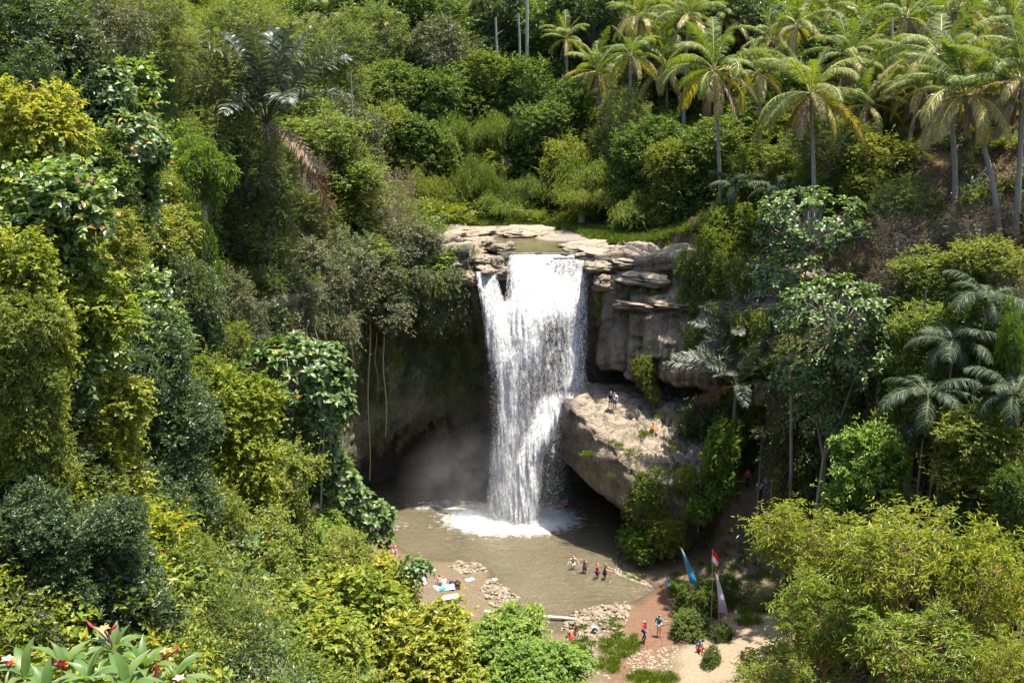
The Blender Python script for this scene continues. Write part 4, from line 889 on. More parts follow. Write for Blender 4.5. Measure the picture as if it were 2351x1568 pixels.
def vine_clump(seed, mat, n=40):   # hanging strand of leaves
    r = np.random.default_rng(seed); b = np.stack([r.normal(0, .35, n), r.normal(0, .2, n), -2.2 * r.random(n)], -1); d = nrmz(r.normal(0, .6, (n, 3)) + np.array([0, -.3, -.8]))
    V, F = sprays(r, b, d, np.full(n, .45), 7, .19, .5, T_LANCE, .5, .8, .5); return npmesh('strand', V, F, mat)
def twig_clump(seed, n=26):
    r = np.random.default_rng(seed); mb = MB()
    for _ in range(n):
        d = rdir(r, 1)[0]; d[2] = abs(d[2]); e = d * (.6 + .7 * r.random()); m_ = e * .5 + r.normal(0, .1, 3)
        mb.tube([np.zeros(3), m_, e], [.022, .014, .005], 3, False)
    return mb.mesh('twigs', M_TWIG)
M_TWIG = plain('dry_twig', (0.27, 0.22, 0.17), .9, .3)
def scatter(name, label, pts, rot, scl, idx, meshes):
    col = bpy.data.collections.new(name + '_kinds')
    for k, me in enumerate(meshes):
        o = bpy.data.objects.new('%s_kind_%02d' % (name, k), me); col.objects.link(o)
    n = len(pts); me = bpy.data.meshes.new(name); me.vertices.add(n); me.vertices.foreach_set('co', np.asarray(pts, np.float32).ravel())
    a = me.attributes.new('rot', 'FLOAT_VECTOR', 'POINT'); a.data.foreach_set('vector', np.asarray(rot, np.float32).ravel())
    a = me.attributes.new('scl', 'FLOAT', 'POINT'); a.data.foreach_set('value', np.asarray(scl, np.float32))
    a = me.attributes.new('idx', 'INT', 'POINT'); a.data.foreach_set('value', np.asarray(idx, np.int32))
    o = obj(name, me); tag(o, label, None, None, 'stuff')
    ng = bpy.data.node_groups.new(name, 'GeometryNodeTree'); ng.interface.new_socket('Geometry', in_out='INPUT', socket_type='NodeSocketGeometry'); ng.interface.new_socket('Geometry', in_out='OUTPUT', socket_type='NodeSocketGeometry')
    N = ng.nodes.new; gi = N('NodeGroupInput'); go = N('NodeGroupOutput'); ip = N('GeometryNodeInstanceOnPoints'); ci = N('GeometryNodeCollectionInfo')
    ci.inputs['Collection'].default_value = col; ci.inputs['Separate Children'].default_value = True; ci.inputs['Reset Children'].default_value = True
    ip.inputs['Pick Instance'].default_value = True
    def at(nm, dt):
        q = N('GeometryNodeInputNamedAttribute'); q.data_type = dt; q.inputs[0].default_value = nm
        return next(s for s in q.outputs if s.enabled and s.name == 'Attribute')
    e2r = N('FunctionNodeEulerToRotation')
    L_ = ng.links.new; L_(gi.outputs[0], ip.inputs['Points']); L_(ci.outputs[0], ip.inputs['Instance']); L_(at('idx', 'INT'), ip.inputs['Instance Index'])
    L_(at('rot', 'FLOAT_VECTOR'), e2r.inputs[0]); L_(e2r.outputs[0], ip.inputs['Rotation']); L_(at('scl', 'FLOAT'), ip.inputs['Scale']); L_(ip.outputs[0], go.inputs[0])
    md = o.modifiers.new('scatter', 'NODES'); md.node_group = ng
    return o

# ------------------------------------------------------------------ undergrowth
CLUMPS = [clump(1, M_MID, 60, .26, .45, T_LANCE), clump(2, M_VINE2, 64, .22, .5, T_LANCE), clump(3, M_VINE, 56, .24, .6, T_HEART, .6), clump(4, M_FINE, 76, .20, .34, T_LANCE), clump(5, M_DENSE, 60, .22, .42, T_LANCE),
          clump(6, M_GREY, 56, .22, .4, T_LANCE), clump(7, M_DRY, 50, .24, .3, T_LANCE, .7), twig_clump(8), clump(9, M_HEART, 34, .36, .8, T_HEART), clump(10, M_BAMB, 76, .27, .18, T_LANCE, 1.0, 8, .6, .4), grass_clump(11, M_GRASS, 90, .7)]
CLUMPS_NEAR = [clump(21, M_MID, 130, .15, .45, T_LANCE), clump(22, M_VINE2, 140, .13, .5, T_LANCE), clump(23, M_VINE, 130, .14, .6, T_HEART, .6), clump(24, M_FINE, 140, .12, .34, T_LANCE), clump(25, M_DENSE, 130, .14, .42, T_LANCE), clump(26, M_GREY, 110, .14, .4, T_LANCE), clump(27, M_DRY, 90, .14, .3, T_LANCE, .7), twig_clump(28), clump(29, M_HEART, 60, .22, .8, T_HEART), CLUMPS[9], CLUMPS[10]]
def slope_rot(x, y, r, n):
    e = .5; gx = (terrain(x + e, y) - terrain(x - e, y)) / (2 * e); gy = (terrain(x, y + e) - terrain(x, y - e)) / (2 * e)
    k = .45; return np.stack([np.clip(gy, -1.2, 1.2) * k, -np.clip(gx, -1.2, 1.2) * k, r.random(n) * 6.28], -1)
def region(name, label, poly, dens, weights, smin, smax, seed, kinds=None, lift=.0):
    r = np.random.default_rng(seed); q = np.array(poly); lo, hi = q.min(0), q.max(0); n = int(dens * (hi - lo).prod())
    x = lo[0] + (hi - lo)[0] * r.random(n); y = lo[1] + (hi - lo)[1] * r.random(n)
    ok = poly_sd(poly, x, y) < 0; ok &= (poly_sd(GORGE, x, y) > .4) | (poly_sd(CAPL, x, y) < 0)
    ok &= ~((poly_sd(RIVER, x, y) < (1.2 if name == 'grass' else 3.2)) | (poly_sd([(-8, 98), (-8, 119), (5, 118), (9, 109), (13, 104.5), (18, 102), (18, 98)] if name == 'grass' else [(-8, 98), (-8, 121), (18, 121), (20, 104), (18, 98)], x, y) < 0))
    x, y = x[ok], y[ok]
    z = plant_z(x, y); n = len(x)
    patch = (fbm(np.stack([x, y, x * 0], -1), .12, 3, seed) + 1) / 2
    w = np.array([a for _, a in weights], float); ks = np.array([k for k, _ in weights]); cum = np.cumsum(w / w.sum())
    pick = ks[np.clip(np.searchsorted(cum, np.clip((patch - .25) / .5, 0, 1) * .5 + r.random(n) * .5), 0, len(ks) - 1)]
    return scatter(name, label, np.stack([x, y, z + lift], -1), slope_rot(x, y, r, n), smin + (smax - smin) * r.random(n) ** 1.6, pick, kinds or CLUMPS)
region('undergrowth', 'tangled undergrowth covering the left hillside', [(-75, 56), (-11, 56), (-14, 70), (-17, 77), (-16.2, 91), (-13.4, 99.5), (-9, 104), (-8, 112), (-16, 124), (-75, 135)], 1.1, [(4, 2), (0, 2), (1, 3), (2, 2), (3, 2), (5, 1.2), (6, .5), (7, .3)], .7, 1.9, 101)
region('undergrowth', 'tangled bright undergrowth of the near left slope', [(-60, 8), (-6, 8), (-6, 30), (-11, 57), (-60, 57)], 1.7, [(4, 3), (0, 1.5), (1, 2.5), (2, 2), (3, 1), (5, .8), (8, .8), (6, .3), (7, .3)], .7, 1.7, 111, CLUMPS_NEAR)
region('undergrowth', 'leafy undergrowth on the slope below the viewpoint', [(-10, 14), (22, 14), (20, 38), (9, 50), (3, 56), (-14, 62)], 1.5, [(2, 3), (1, 3), (0, 2), (8, 1), (3, 1)], .6, 1.3, 102, CLUMPS_NEAR)
region('undergrowth', 'dense undergrowth of the far hillside', [(-75, 112), (-9, 112), (-9, 121), (20, 120), (24, 112), (75, 120), (90, 190), (-90, 190)], .42, [(0, 3), (9, 2), (3, 2), (1, 2), (4, 1.5), (10, .6)], 1.0, 2.6, 103)
region('undergrowth', 'scrub and dry brush on the right hillside', [(19, 60), (24, 45), (60, 40), (90, 80), (75, 122), (19, 112), (19, 96), (24, 92)], .6, [(0, 1.6), (1, 1.6), (6, 2.2), (3, 1.8), (7, 1.0), (4, .8), (5, 1.0), (10, .5)], .6, 1.6, 104)
region('grass', 'bright grass on the river bank above the falls', [(7, 118), (9, 109), (13, 104), (21, 102), (22, 112), (17, 123), (0, 126), (-9, 126), (-9, 119.5), (2, 120)], 9.0, [(10, 1)], .35, .8, 105)

# vines hanging on the cliff faces
PI_ = math.pi
STR = [vine_clump(1, M_MID), vine_clump(2, M_GREY), vine_clump(3, M_VINE2), vine_clump(4, M_DRY, 26), vine_clump(5, M_DENSE)]
def drape(name, label, spots, seed, kinds):
    r = np.random.default_rng(seed); Pp, Rr, Sc, Id = [], [], [], []
    for (u0, u1, v0, v1, y0, y1, n, sc) in spots:
        for _ in range(n):
            f = r.random(); u = u0 + (u1 - u0) * f; p = P(u, v0 + (v1 - v0) * r.random() ** 1.3, y0 + (y1 - y0) * f + r.normal(0, .25))
            Pp.append(tuple(p)); Rr.append((r.normal(0, .15), r.normal(0, .15), r.normal(0, .5))); Sc.append(sc * (.6 + .7 * r.random())); Id.append(int(r.choice(kinds)))
    return scatter(name, label, Pp, Rr, Sc, Id, STR)
drape('hanging_vines', 'vines and creepers hanging over the shaded left cliff', [(450, 620, 560, 720, 78, 86, 110, 1.1), (620, 820, 580, 760, 86, 96, 190, 1.0), (820, 1080, 610, 730, 96, 100.8, 170, .9), (560, 800, 700, 860, 84, 98, 120, .9), (820, 1090, 720, 900, 101, 102.3, 80, .6), (1078, 1100, 780, 980, 101.6, 101.8, 16, .5)], 7, [0, 1, 1, 2, 3, 4])
drape('hanging_vines', 'bright creepers hanging on the right cliff', [(1560, 1720, 560, 760, 95.5, 92, 110, .9), (1570, 1640, 740, 800, 93, 92, 20, .8), (1440, 1560, 650, 690, 97, 95.5, 22, .5), (1340, 1420, 640, 720, 98.5, 97.5, 8, .45), (1640, 1760, 700, 940, 91, 86, 110, 1.0)], 8, [2, 2, 0])
drape('hanging_vines', 'dark creepers on the overgrown right bank', [(1560, 1900, 900, 1080, 90, 88, 140, 1.2), (1900, 2351, 900, 1100, 86, 70, 120, 1.2), (1700, 2100, 700, 960, 88, 84, 120, 1.2)], 9, [0, 4, 1])

r = np.random.default_rng(12); il = np.where(cl[:, 0] < -3.4)[0]; Pp, Rr_, Sc, Id = [], [], [], []
for _ in range(1500):
    i = int(il[int(r.integers(len(il)))]); f = r.random() ** 1.9; z_ = 27.2 - 15 * f; o_ = .35 + .5 * (1 - f) + r.normal(0, .3)
    Pp.append((cl[i, 0] + nr[i, 0] * o_, cl[i, 1] + nr[i, 1] * o_, z_)); Rr_.append((r.normal(0, .2), r.normal(0, .2), math.atan2(nr[i, 1], nr[i, 0]) + PI_ / 2 + r.normal(0, .4))); Sc.append((.75 + .7 * r.random()) * (1 - .45 * f)); Id.append(int(r.choice([0, 1, 1, 2, 3, 4])))
for _ in range(260):            # dry fringe along the lip of the cave
    i = int(il[int(r.integers(len(il)))]); z_ = 8.6 + r.normal(0, .7); Pp.append((cl[i, 0] + nr[i, 0] * .7, cl[i, 1] + nr[i, 1] * .7, z_)); Rr_.append((0, 0, r.random() * 6)); Sc.append(.35 + .3 * r.random()); Id.append(int(r.choice([3, 3, 1])))
scatter('hanging_vines', 'thick curtain of creepers along the rim of the shaded left cliff', Pp, Rr_, Sc, Id, STR)
def hit(u, v, y0=50, y1=125):   # where the sight line meets the ground
    ys = np.arange(y0, y1, .35); a_, dy, dz = ray(u, v); t_ = ys / dy; z_ = CAM_Z + dz * t_; zt_ = np.array([tz(a_ * q, w_) for q, w_ in zip(t_, ys)])
    k_ = np.where(z_ < zt_)[0]
    return None if len(k_) == 0 else (a_ * t_[k_[0]], ys[k_[0]] - .3, z_[k_[0]])
Pp, Rr_, Sc, Id = [], [], [], []
for _ in range(620):
    h_ = hit(1660 + 700 * r.random(), 760 + 400 * r.random())
    if h_ and not (17 < h_[0] < 23.5 and 80 < h_[1] < 88): Pp.append(h_); Rr_.append((r.normal(0, .2), r.normal(0, .2), r.normal(0, .6))); Sc.append(.9 + .9 * r.random()); Id.append(int(r.choice([0, 4, 4, 2, 1])))
scatter('hanging_vines', 'leafy creepers covering the steep bank under the right hand trees', Pp, Rr_, Sc, Id, STR)
# ------------------------------------------------------------------ trees and bushes, one by one
g1 = 'trees and bushes of the left hillside'
for a in [
 ('dense', 70, 90, 330, 300, 46, 'dark dense tree filling the top left corner'),
 ('grey', 240, 70, 260, 210, 52, 'dull green tree with pale broad leaves near the top left corner'),
 ('heart', 250, 225, 240, 200, 50, 'pale leaved tree below the dull tree, left of the sugar palm'),
 ('vine', 80, 300, 260, 250, 34, 'yellow green creeper mound at the left edge, highest of them'),
 ('heart', 130, 470, 280, 250, 31, 'heart leaved creeper mound at the left edge under the yellow one'),
 ('vine', 40, 610, 220, 200, 28, 'yellow leaved creeper mound halfway down the left edge'),
 ('vine', 170, 700, 330, 220, 31, 'broad yellow green bush left of the grey vine covered trunk'),
 ('dense', 340, 830, 300, 230, 38, 'dark glossy bush in front of the bare brown trunk'),
 ('dense', 90, 830, 240, 200, 30, 'dark bush among yellow creepers at the left edge'),
 ('vine', 240, 930, 230, 170, 31, 'bright yellow bush between two dark glossy bushes on the left'),
 ('dense', 130, 1010, 260, 190, 30, 'dark glossy bush below the bright yellow bush'),
 ('vine', 30, 1030, 190, 220, 27, 'yellow creeper mound at the left edge, lowest of them'),
 ('dense', 400, 990, 270, 250, 40, 'round dark glossy bush left of the large leaved tree'),
 ('dense', 255, 1310, 350, 280, 31, 'big dark glossy bush above the frangipani'),
 ('dense', 60, 1240, 240, 300, 29, 'deep green shaded bush at the lower left edge'),
 ('dense', 30, 1170, 200, 220, 30, 'dark leafy bush at the left edge just under the lowest yellow mound'),
 ('olive', 170, 1130, 240, 200, 32, 'olive bush between dark bushes low on the left'),
 ('dense', 330, 1160, 240, 210, 35, 'dark bush below the round dark glossy bush'),
 ('dense', 50, 1440, 260, 240, 26, 'blackish green bush behind the frangipani at the left edge'),
 ('dense', 330, 1420, 200, 180, 31, 'low dark bush behind the frangipani flowers'),
 ('vine', 540, 960, 220, 230, 46, 'yellow and orange tinted bush beside the large leaved tree'),
 ('olive', 610, 1120, 280, 240, 48, 'speckled olive bush below the large leaved tree'),
 ('olive', 470, 1190, 200, 220, 40, 'thin leaved olive bush right of the big dark bush'),
 ('olive', 570, 1300, 300, 240, 42, 'wide olive green bush on the lower left slope'),
 ('fresh', 690, 1290, 220, 160, 50, 'green shrub above the yellow bush on the near slope'),
 ('fine', 490, 1450, 240, 220, 33, 'pale wispy shrub right of the frangipani'),
 ('vine', 820, 1400, 310, 220, 43, 'big yellow green bush on the near slope, beside the sandy beach'),
 ('vine', 700, 1480, 360, 230, 38, 'wide yellow green bush at the bottom edge, left one'),
 ('vine', 960, 1500, 300, 200, 41, 'wide yellow green bush at the bottom edge, right one'),
 ('fresh', 1155, 1465, 250, 140, 51, 'bright green large leaved shrub hiding the end of the log'),
 ('fresh', 1250, 1540, 260, 110, 47, 'green shrub at the bottom edge below the stony bank'),
 ('fresh', 1060, 1450, 110, 70, 53, 'small green shrub left of the log'),
 ('olive', 40, 750, 220, 220, 26.8, 'olive leaved bush filling the left edge above the dark bush'),
 ('olive', 230, 580, 240, 220, 40, 'thick olive bush right of the heart leaved mound'),
 ('heart', 310, 690, 200, 180, 42, 'heart leaved creeper below the olive yellow bush'),
 ('dense', 440, 690, 200, 220, 52, 'dark bush around the foot of the vine covered trunk'),
 ('grey', 530, 690, 200, 200, 68, 'grey green bush in the shade left of the hanging roots'),
 ('dense', 590, 740, 170, 180, 76, 'dark shaded bush above the large leaved tree'),
 ('grey', 650, 690, 190, 190, 84, 'grey hanging bush on the left end of the shaded cliff'),
 ('mid', 200, 380, 230, 210, 44, 'green bush behind the heart leaved mound'),
 ('olive', 330, 440, 200, 190, 57, 'olive bush left of the vivid tree'),
 ('dense', 60, 200, 220, 200, 39, 'dark bush over the highest yellow mound'),
 ('grey', 170, 130, 220, 200, 47, 'speckled grey green bush near the top left corner'),
 ('dense', 300, 880, 180, 170, 36, 'dark bush between the bright yellow and round glossy bushes'),
 ('olive', 480, 880, 190, 190, 47, 'olive bush left of the yellow and orange tinted one'),
 ('olive', 420, 1310, 190, 200, 36, 'olive bush right of the biggest dark glossy bush'),
 ('grey', 730, 660, 190, 170, 92, 'grey overhanging bush above the short reddish roots'),
 ('grey', 840, 670, 190, 130, 101.5, 'olive grey overhanging bush above the longest root'),
 ('fine', 610, 400, 190, 150, 76.5, 'pale scrub hiding the foot of the sugar palm'),
 ('grey', 560, 360, 150, 120, 77, 'grey scrub left of the sugar palm foot'),
 ('olive', 60, 870, 180, 160, 27, 'olive green bush low on the left edge over the dark bush'),
 ('grey', 680, 675, 170, 120, 80.5, 'grey overhanging bush at the far left end of the cliff rim'),
 ('vine', 890, 1345, 190, 140, 46, 'yellow green bush hiding the left end of the beach'),
 ('olive', 800, 1290, 200, 140, 50, 'olive bush between the large leaved tree and the beach'),
 ('fresh', 740, 1235, 160, 130, 54, 'fresh green shrub under the young large leaved tree'),
 ('dense', 90, 1200, 230, 190, 25.5, 'dark bush in front of all others low on the left edge'),
 ('dense', 245, 1215, 210, 170, 27, 'dark bush above the biggest dark glossy bush'),
 ('olive', 340, 560, 270, 210, 54, 'olive yellow bush left of the vine covered trunk'),
 ('bright', 460, 380, 250, 230, 62, 'vivid green tree with tiered drooping leaves'),
 ('mid', 450, 560, 110, 330, 57, 'tall trunk wrapped in green vines below the vivid tree'),
 ('fine', 430, 180, 270, 220, 76, 'feathery pale tree left of the sugar palm'),
 ('fine', 560, 70, 260, 190, 92, 'feathery tree at the top edge above the sugar palm'),
 ('fine', 350, 40, 200, 160, 70, 'wispy tree at the top edge left of the feathery one'),
 ('olive', 740, 330, 250, 150, 100, 'domed yellow green bush right of the sugar palm foot'),
 ('fine', 800, 430, 270, 180, 104, 'pale bushy dome above the dry brush on the clifftop'),
 ('dry', 880, 470, 200, 160, 108, 'greyish brown dry brush on the clifftop left of the river'),
 ('dry', 690, 410, 150, 120, 94, 'brown dead brush under the drooping sugar palm fronds'),
 ('grey', 560, 470, 260, 190, 82, 'grey green bush below the sugar palm'),
 ('grey', 690, 615, 230, 180, 84, 'dull grey green bush on the shaded clifftop, left one'),
 ('grey', 765, 612, 250, 180, 91.5, 'dull grey green bush on the shaded clifftop, middle one'),
 ('grey', 865, 625, 230, 160, 99.2, 'dull olive overhanging bush right above the hanging roots'),
 ('fresh', 1000, 640, 170, 150, 102.6, 'fresh green bush overhanging the cliff at the left chute'),
 ('grey', 930, 555, 200, 130, 107, 'grey brushy bush behind the fresh green one at the cliff edge'),
 ('fine', 690, 490, 220, 150, 95, 'pale tangled bush between grey bush and dry brush'),
 ('dense', 570, 640, 180, 200, 85, 'dark bush hanging over the left end of the cliff'),
 ('olive', 530, 790, 120, 120, 62, 'small olive shrub just behind the large leaved tree'),
]: tree(*a, name='bush' if 'bush' in a[6] or 'shrub' in a[6] or 'mound' in a[6] or 'brush' in a[6] else 'tree', cat='tree' if ' tree' in a[6] and 'bush' not in a[6] and 'shrub' not in a[6] else 'bush', group=g1, hang='overhang' in a[6], skirt=True)

g2 = 'trees and bamboo of the far hillside'
for a in [
 ('bamboo', 1085, 300, 180, 190, 134, 'drooping bamboo clump left of the vine topped one'),
 ('bamboo', 1165, 300, 150, 200, 133, 'bamboo clump topped with bright vines in the middle of the far slope'),
 ('bamboo', 1092, 410, 150, 210, 127, 'tall arching bamboo clump with dark stems by the river'),
 ('bamboo', 1240, 430, 170, 160, 127, 'rounded bright green bamboo clump by the river'),
 ('bamboo', 1155, 470, 160, 120, 124, 'low leafy bamboo clump at the river bank'),
 ('mid', 1010, 370, 170, 170, 130, 'leafy green tree left of the arching bamboo'),
 ('bamboo', 955, 420, 170, 190, 125, 'bamboo clump hanging over the dark hollow'),
 ('mid', 940, 320, 190, 150, 130, 'vine covered tree above the dark hollow'),
 ('bamboo', 1385, 390, 230, 230, 122, 'broad feathery bamboo clump right of the river'),
 ('bamboo', 1340, 450, 190, 150, 119, 'low yellow tinged bamboo clump behind the grassy bank'),
 ('bamboo', 1450, 470, 230, 160, 117, 'wide bamboo clump over the grassy bank'),
 ('mid', 1590, 450, 180, 200, 112, 'dense green tree at the right end of the grassy bank'),
 ('mid', 1460, 510, 110, 70, 113, 'small bright bush on the grassy bank'),
 ('olive', 1300, 380, 140, 140, 126, 'yellow green bush between two bamboo clumps'),
 ('mid', 1240, 300, 170, 150, 132, 'olive green tree right of the vine topped bamboo'),
 ('mid', 1300, 250, 160, 150, 136, 'round green tree left of the first coconut palm'),
 ('fine', 1430, 270, 160, 130, 124, 'yellow green bush under the first coconut palm'),
 ('mid', 1010, 230, 190, 160, 142, 'green tree in the middle of the far slope, above the bamboo'),
 ('grey', 1010, 120, 230, 190, 150, 'silvery green round tree near the top edge'),
 ('mid', 900, 200, 190, 150, 140, 'leafy tree left of the silvery round tree'),
 ('fine', 850, 110, 230, 190, 148, 'feathery green tree at the upper left of the far slope'),
 ('fine', 740, 110, 220, 170, 130, 'pale feathery tree right of the sugar palm crown'),
 ('mid', 700, 250, 200, 150, 112, 'green bush right of the sugar palm fronds'),
 ('grey', 790, 280, 190, 160, 118, 'grey green bush around the thin bare pole'),
 ('olive', 880, 300, 160, 160, 128, 'speckled green tree above the clifftop domes'),
 ('mid', 960, 20, 240, 150, 160, 'dark green tree at the top edge, left of the slender trunks'),
 ('mid', 760, 20, 220, 140, 155, 'green tree at the top edge near the stray palm fronds'),
 ('dense', 860, 20, 180, 120, 158, 'shadowy tree at the top edge behind the stray fronds'),
 ('mid', 1110, 180, 170, 150, 146, 'green bush at the foot of the slender trunks'),
 ('mid', 1210, 200, 160, 150, 143, 'vine draped tree right of the slender trunks'),
 ('dense', 1150, 40, 180, 160, 164, 'dark tree behind the slender trunks'),
 ('mid', 1260, 60, 200, 170, 160, 'green tree at the top edge right of the slender trunks'),
 ('dense', 1360, 40, 220, 160, 158, 'dark tree behind the first coconut palm'),
 ('mid', 1480, 200, 200, 170, 135, 'green tree between the first two coconut palms'),
 ('mid', 1560, 100, 230, 200, 140, 'green tree behind the second coconut palm'),
 ('dense', 1690, 50, 260, 180, 135, 'blackish tree at the top edge between coconut palms'),
 ('mid', 1620, 350, 210, 170, 112, 'bright leafy tree at the foot of the second coconut palm'),
 ('mid', 1500, 330, 190, 160, 118, 'leafy tree in shade of the coconut palms'),
 ('olive', 1540, 370, 140, 130, 113, 'yellowish bush left of the second palm trunk'),
 ('mid', 1780, 260, 220, 180, 118, 'green thicket between the second and third coconut palms'),
 ('mid', 1960, 120, 240, 180, 120, 'green thicket behind the third coconut palm'),
 ('fine', 2050, 220, 200, 200, 112, 'pale thicket between the third and fourth coconut palms'),
 ('mid', 2150, 80, 260, 170, 112, 'green thicket at the top edge behind the right palms'),
 ('olive', 1760, 390, 180, 130, 102, 'leafy bush left of the third palm trunk'),
 ('mid', 1720, 470, 180, 140, 100, 'dense green bush at the clifftop under the third palm'),
]: tree(*a, name='bamboo_clump' if 'bamboo clump' in a[6] and a[0] == 'bamboo' else ('bush' if 'bush' in a[6] or 'thicket' in a[6] else 'tree'), cat='bamboo' if a[0] == 'bamboo' else ('bush' if 'bush' in a[6] or 'thicket' in a[6] else 'tree'), group=g2, skirt=True)

g3 = 'trees and bushes of the right hillside'
for a in [
 ('olive', 1650, 620, 170, 260, 96, 'yellow green creeper bush draped over the right cliff edge'),
 ('olive', 1690, 520, 160, 160, 97, 'yellow green bush above the draped creeper'),
 ('fine', 1900, 330, 210, 150, 95, 'dry looking bush at the foot of the third palm'),
 ('olive', 2010, 360, 190, 140, 92, 'sparse yellowish bush left of the fourth palm trunk'),
 ('fine', 2090, 470, 200, 150, 84, 'leafy bush on the bare brown slope'),
 ('dry', 2060, 560, 190, 130, 78, 'brown dry bush right of the dark large leaved tree'),
 ('olive', 2140, 640, 210, 160, 74, 'mixed green bush on the middle of the right slope'),
 ('olive', 2270, 600, 200, 160, 72, 'olive bush near the right edge below the palms'),
 ('dry', 2130, 545, 150, 100, 79, 'brown brush left of the leaning palm trunk'),
 ('dry', 2325, 650, 130, 100, 70, 'brown brush at the right edge below the olive bush'),
 ('dry', 2045, 640, 150, 110, 76, 'brown brush beside the lower large leaved tree'),
 ('dry', 2320, 500, 150, 110, 79, 'brown brush at the right edge under the palms'),
 ('dry', 2230, 520, 170, 110, 76, 'brown brush under the leaning palm trunk'),
 ('mid', 2280, 740, 200, 170, 66, 'green bush at the right edge above the feather palms'),
 ('olive', 2120, 760, 190, 150, 68, 'spotted olive bush left of the tallest feather palm'),
 ('bright', 2330, 780, 110, 220, 58, 'bright green leafy shrub at the right edge'),
 ('fresh', 2000, 1080, 250, 220, 63, 'round fresh green bush above the yellow tinged tree'),
 ('olive', 2250, 990, 260, 160, 57, 'leafy green bush under the feather palms at the right edge'),
 ('mid', 2225, 1130, 140, 120, 57, 'small round olive bush right of the round fresh green bush'),
 ('mid', 2340, 1140, 130, 180, 52, 'soft green bush at the right edge over the yellow tinged tree'),
 ('willow', 1850, 1240, 250, 220, 54, 'yellow green tree with long leaves beside the shaded bank'),
 ('willow', 2060, 1290, 340, 280, 47, 'large yellow tinged tree with red brown branches, upper part of the thicket'),
 ('willow', 2270, 1330, 300, 330, 44, 'tall yellow tinged tree at the lower right edge'),
 ('willow', 1900, 1440, 310, 260, 48, 'yellow tinged tree right of the sandy clearing'),
 ('willow', 2120, 1490, 360, 240, 42, 'yellow tinged tree at the bottom edge with forked pale branches'),
 ('willow', 1780, 1540, 240, 140, 52, 'low green thicket at the bottom edge by the sand'),
 ('willow', 2320, 1530, 200, 200, 39, 'yellow tinged tree in the lower right corner'),
 ('fresh', 1662, 1030, 110, 160, 84, 'bright fern green bush at the right end of the ledge'),
]: tree(*a, name='bush' if 'bush' in a[6] or 'shrub' in a[6] or 'brush' in a[6] or 'thicket' in a[6] else 'tree', cat='bush' if 'bush' in a[6] or 'shrub' in a[6] or 'brush' in a[6] else 'tree', group=g3, hang='drape' in a[6] or 'ledge' in a[6], skirt=True)

g4 = 'bushes at the pool side'
for a in [
 ('olive', 1490, 1150, 150, 180, 86.0, 'tall leafy bush growing up the front of the ledge'),
 ('fresh', 1485, 1245, 140, 120, 85.0, 'leafy bush under the ledge, nearest the swimmers'),
 ('olive', 1572, 1110, 80, 90, 84.3, 'olive bush hanging over the right front corner of the ledge'),
 ('fresh', 1605, 1170, 80, 90, 83.0, 'fresh green bush right of the ledge foot'),
 ('olive', 1535, 1230, 110, 120, 84.0, 'olive bush at the foot of the ledge, right of the leafy one'),
 ('olive', 1482, 850, 85, 120, 94.2, 'green bush at the foot of the fluted right cliff'),
 ('olive', 1500, 905, 55, 50, 93.2, 'small bush tuft behind the people on the ledge'),
 ('mid', 1600, 1390, 130, 130, 75.5, 'round green bush between the blue and purple banners'),
 ('mid', 1655, 1370, 100, 110, 76.5, 'rounded bush behind the purple banner'),
 ('mid', 1590, 1440, 110, 90, 71.8, 'low bush shading the sitting person'),
 ('mid', 1660, 1455, 60, 55, 70.0, 'little bush right of the purple banner foot'),
 ('mid', 1635, 1512, 62, 58, 66.8, 'small round bush in front of the tree stump'),
 ('fine', 1745, 1370, 110, 60, 76, 'low pale scrub at the back of the sandy clearing'),
]: tree(*a, name='bush', cat='bush', group=g4, hang=True)

# trees with large single leaves
rosette_tree([(680, 860, 260, 190, 57), (745, 930, 130, 150, 56), (690, 1040, 200, 160, 57), (770, 1120, 150, 140, 58)], 57, 'large leaved tree standing before the shaded cliff', 46, .62, 3, (650, 1180, 58), 260)
rosette_tree([(835, 1205, 150, 160, 60)], 60, 'young large leaved tree leaning over the left pool edge', 60, .55, 4, (780, 1250, 60), 120)
rosette_tree([(950, 1308, 90, 45, 46)], 46, 'large leaved sprig poking out above the yellow bush by the beach', 90, .42, 14, (830, 1360, 46), 60, 'shrub', 'broadleaf_shrub', .05)
rosette_tree([(1860, 520, 280, 190, 80), (1800, 640, 180, 160, 79)], 80, 'dark large leaved tree below the coconut palms, upper one', 60, .55, 5, (1850, 700, 80), 260)
rosette_tree([(1920, 720, 300, 180, 74), (1960, 830, 200, 170, 73), (1850, 860, 160, 170, 74)], 74, 'dark large leaved tree with pale thin trunks, lower one', 54, .55, 6, (1880, 1000, 75), 280)
rosette_tree([(1900, 960, 160, 120, 74)], 74, 'shaded large leaved shrub over the footpath', 50, .5, 8, (1900, 1040, 76), 90)
rosette_tree([(215, 210, 190, 150, 47), (300, 330, 180, 150, 46)], 47, 'tree with round pale leaves at the upper left', 60, .42, 9, (250, 420, 48), 220)

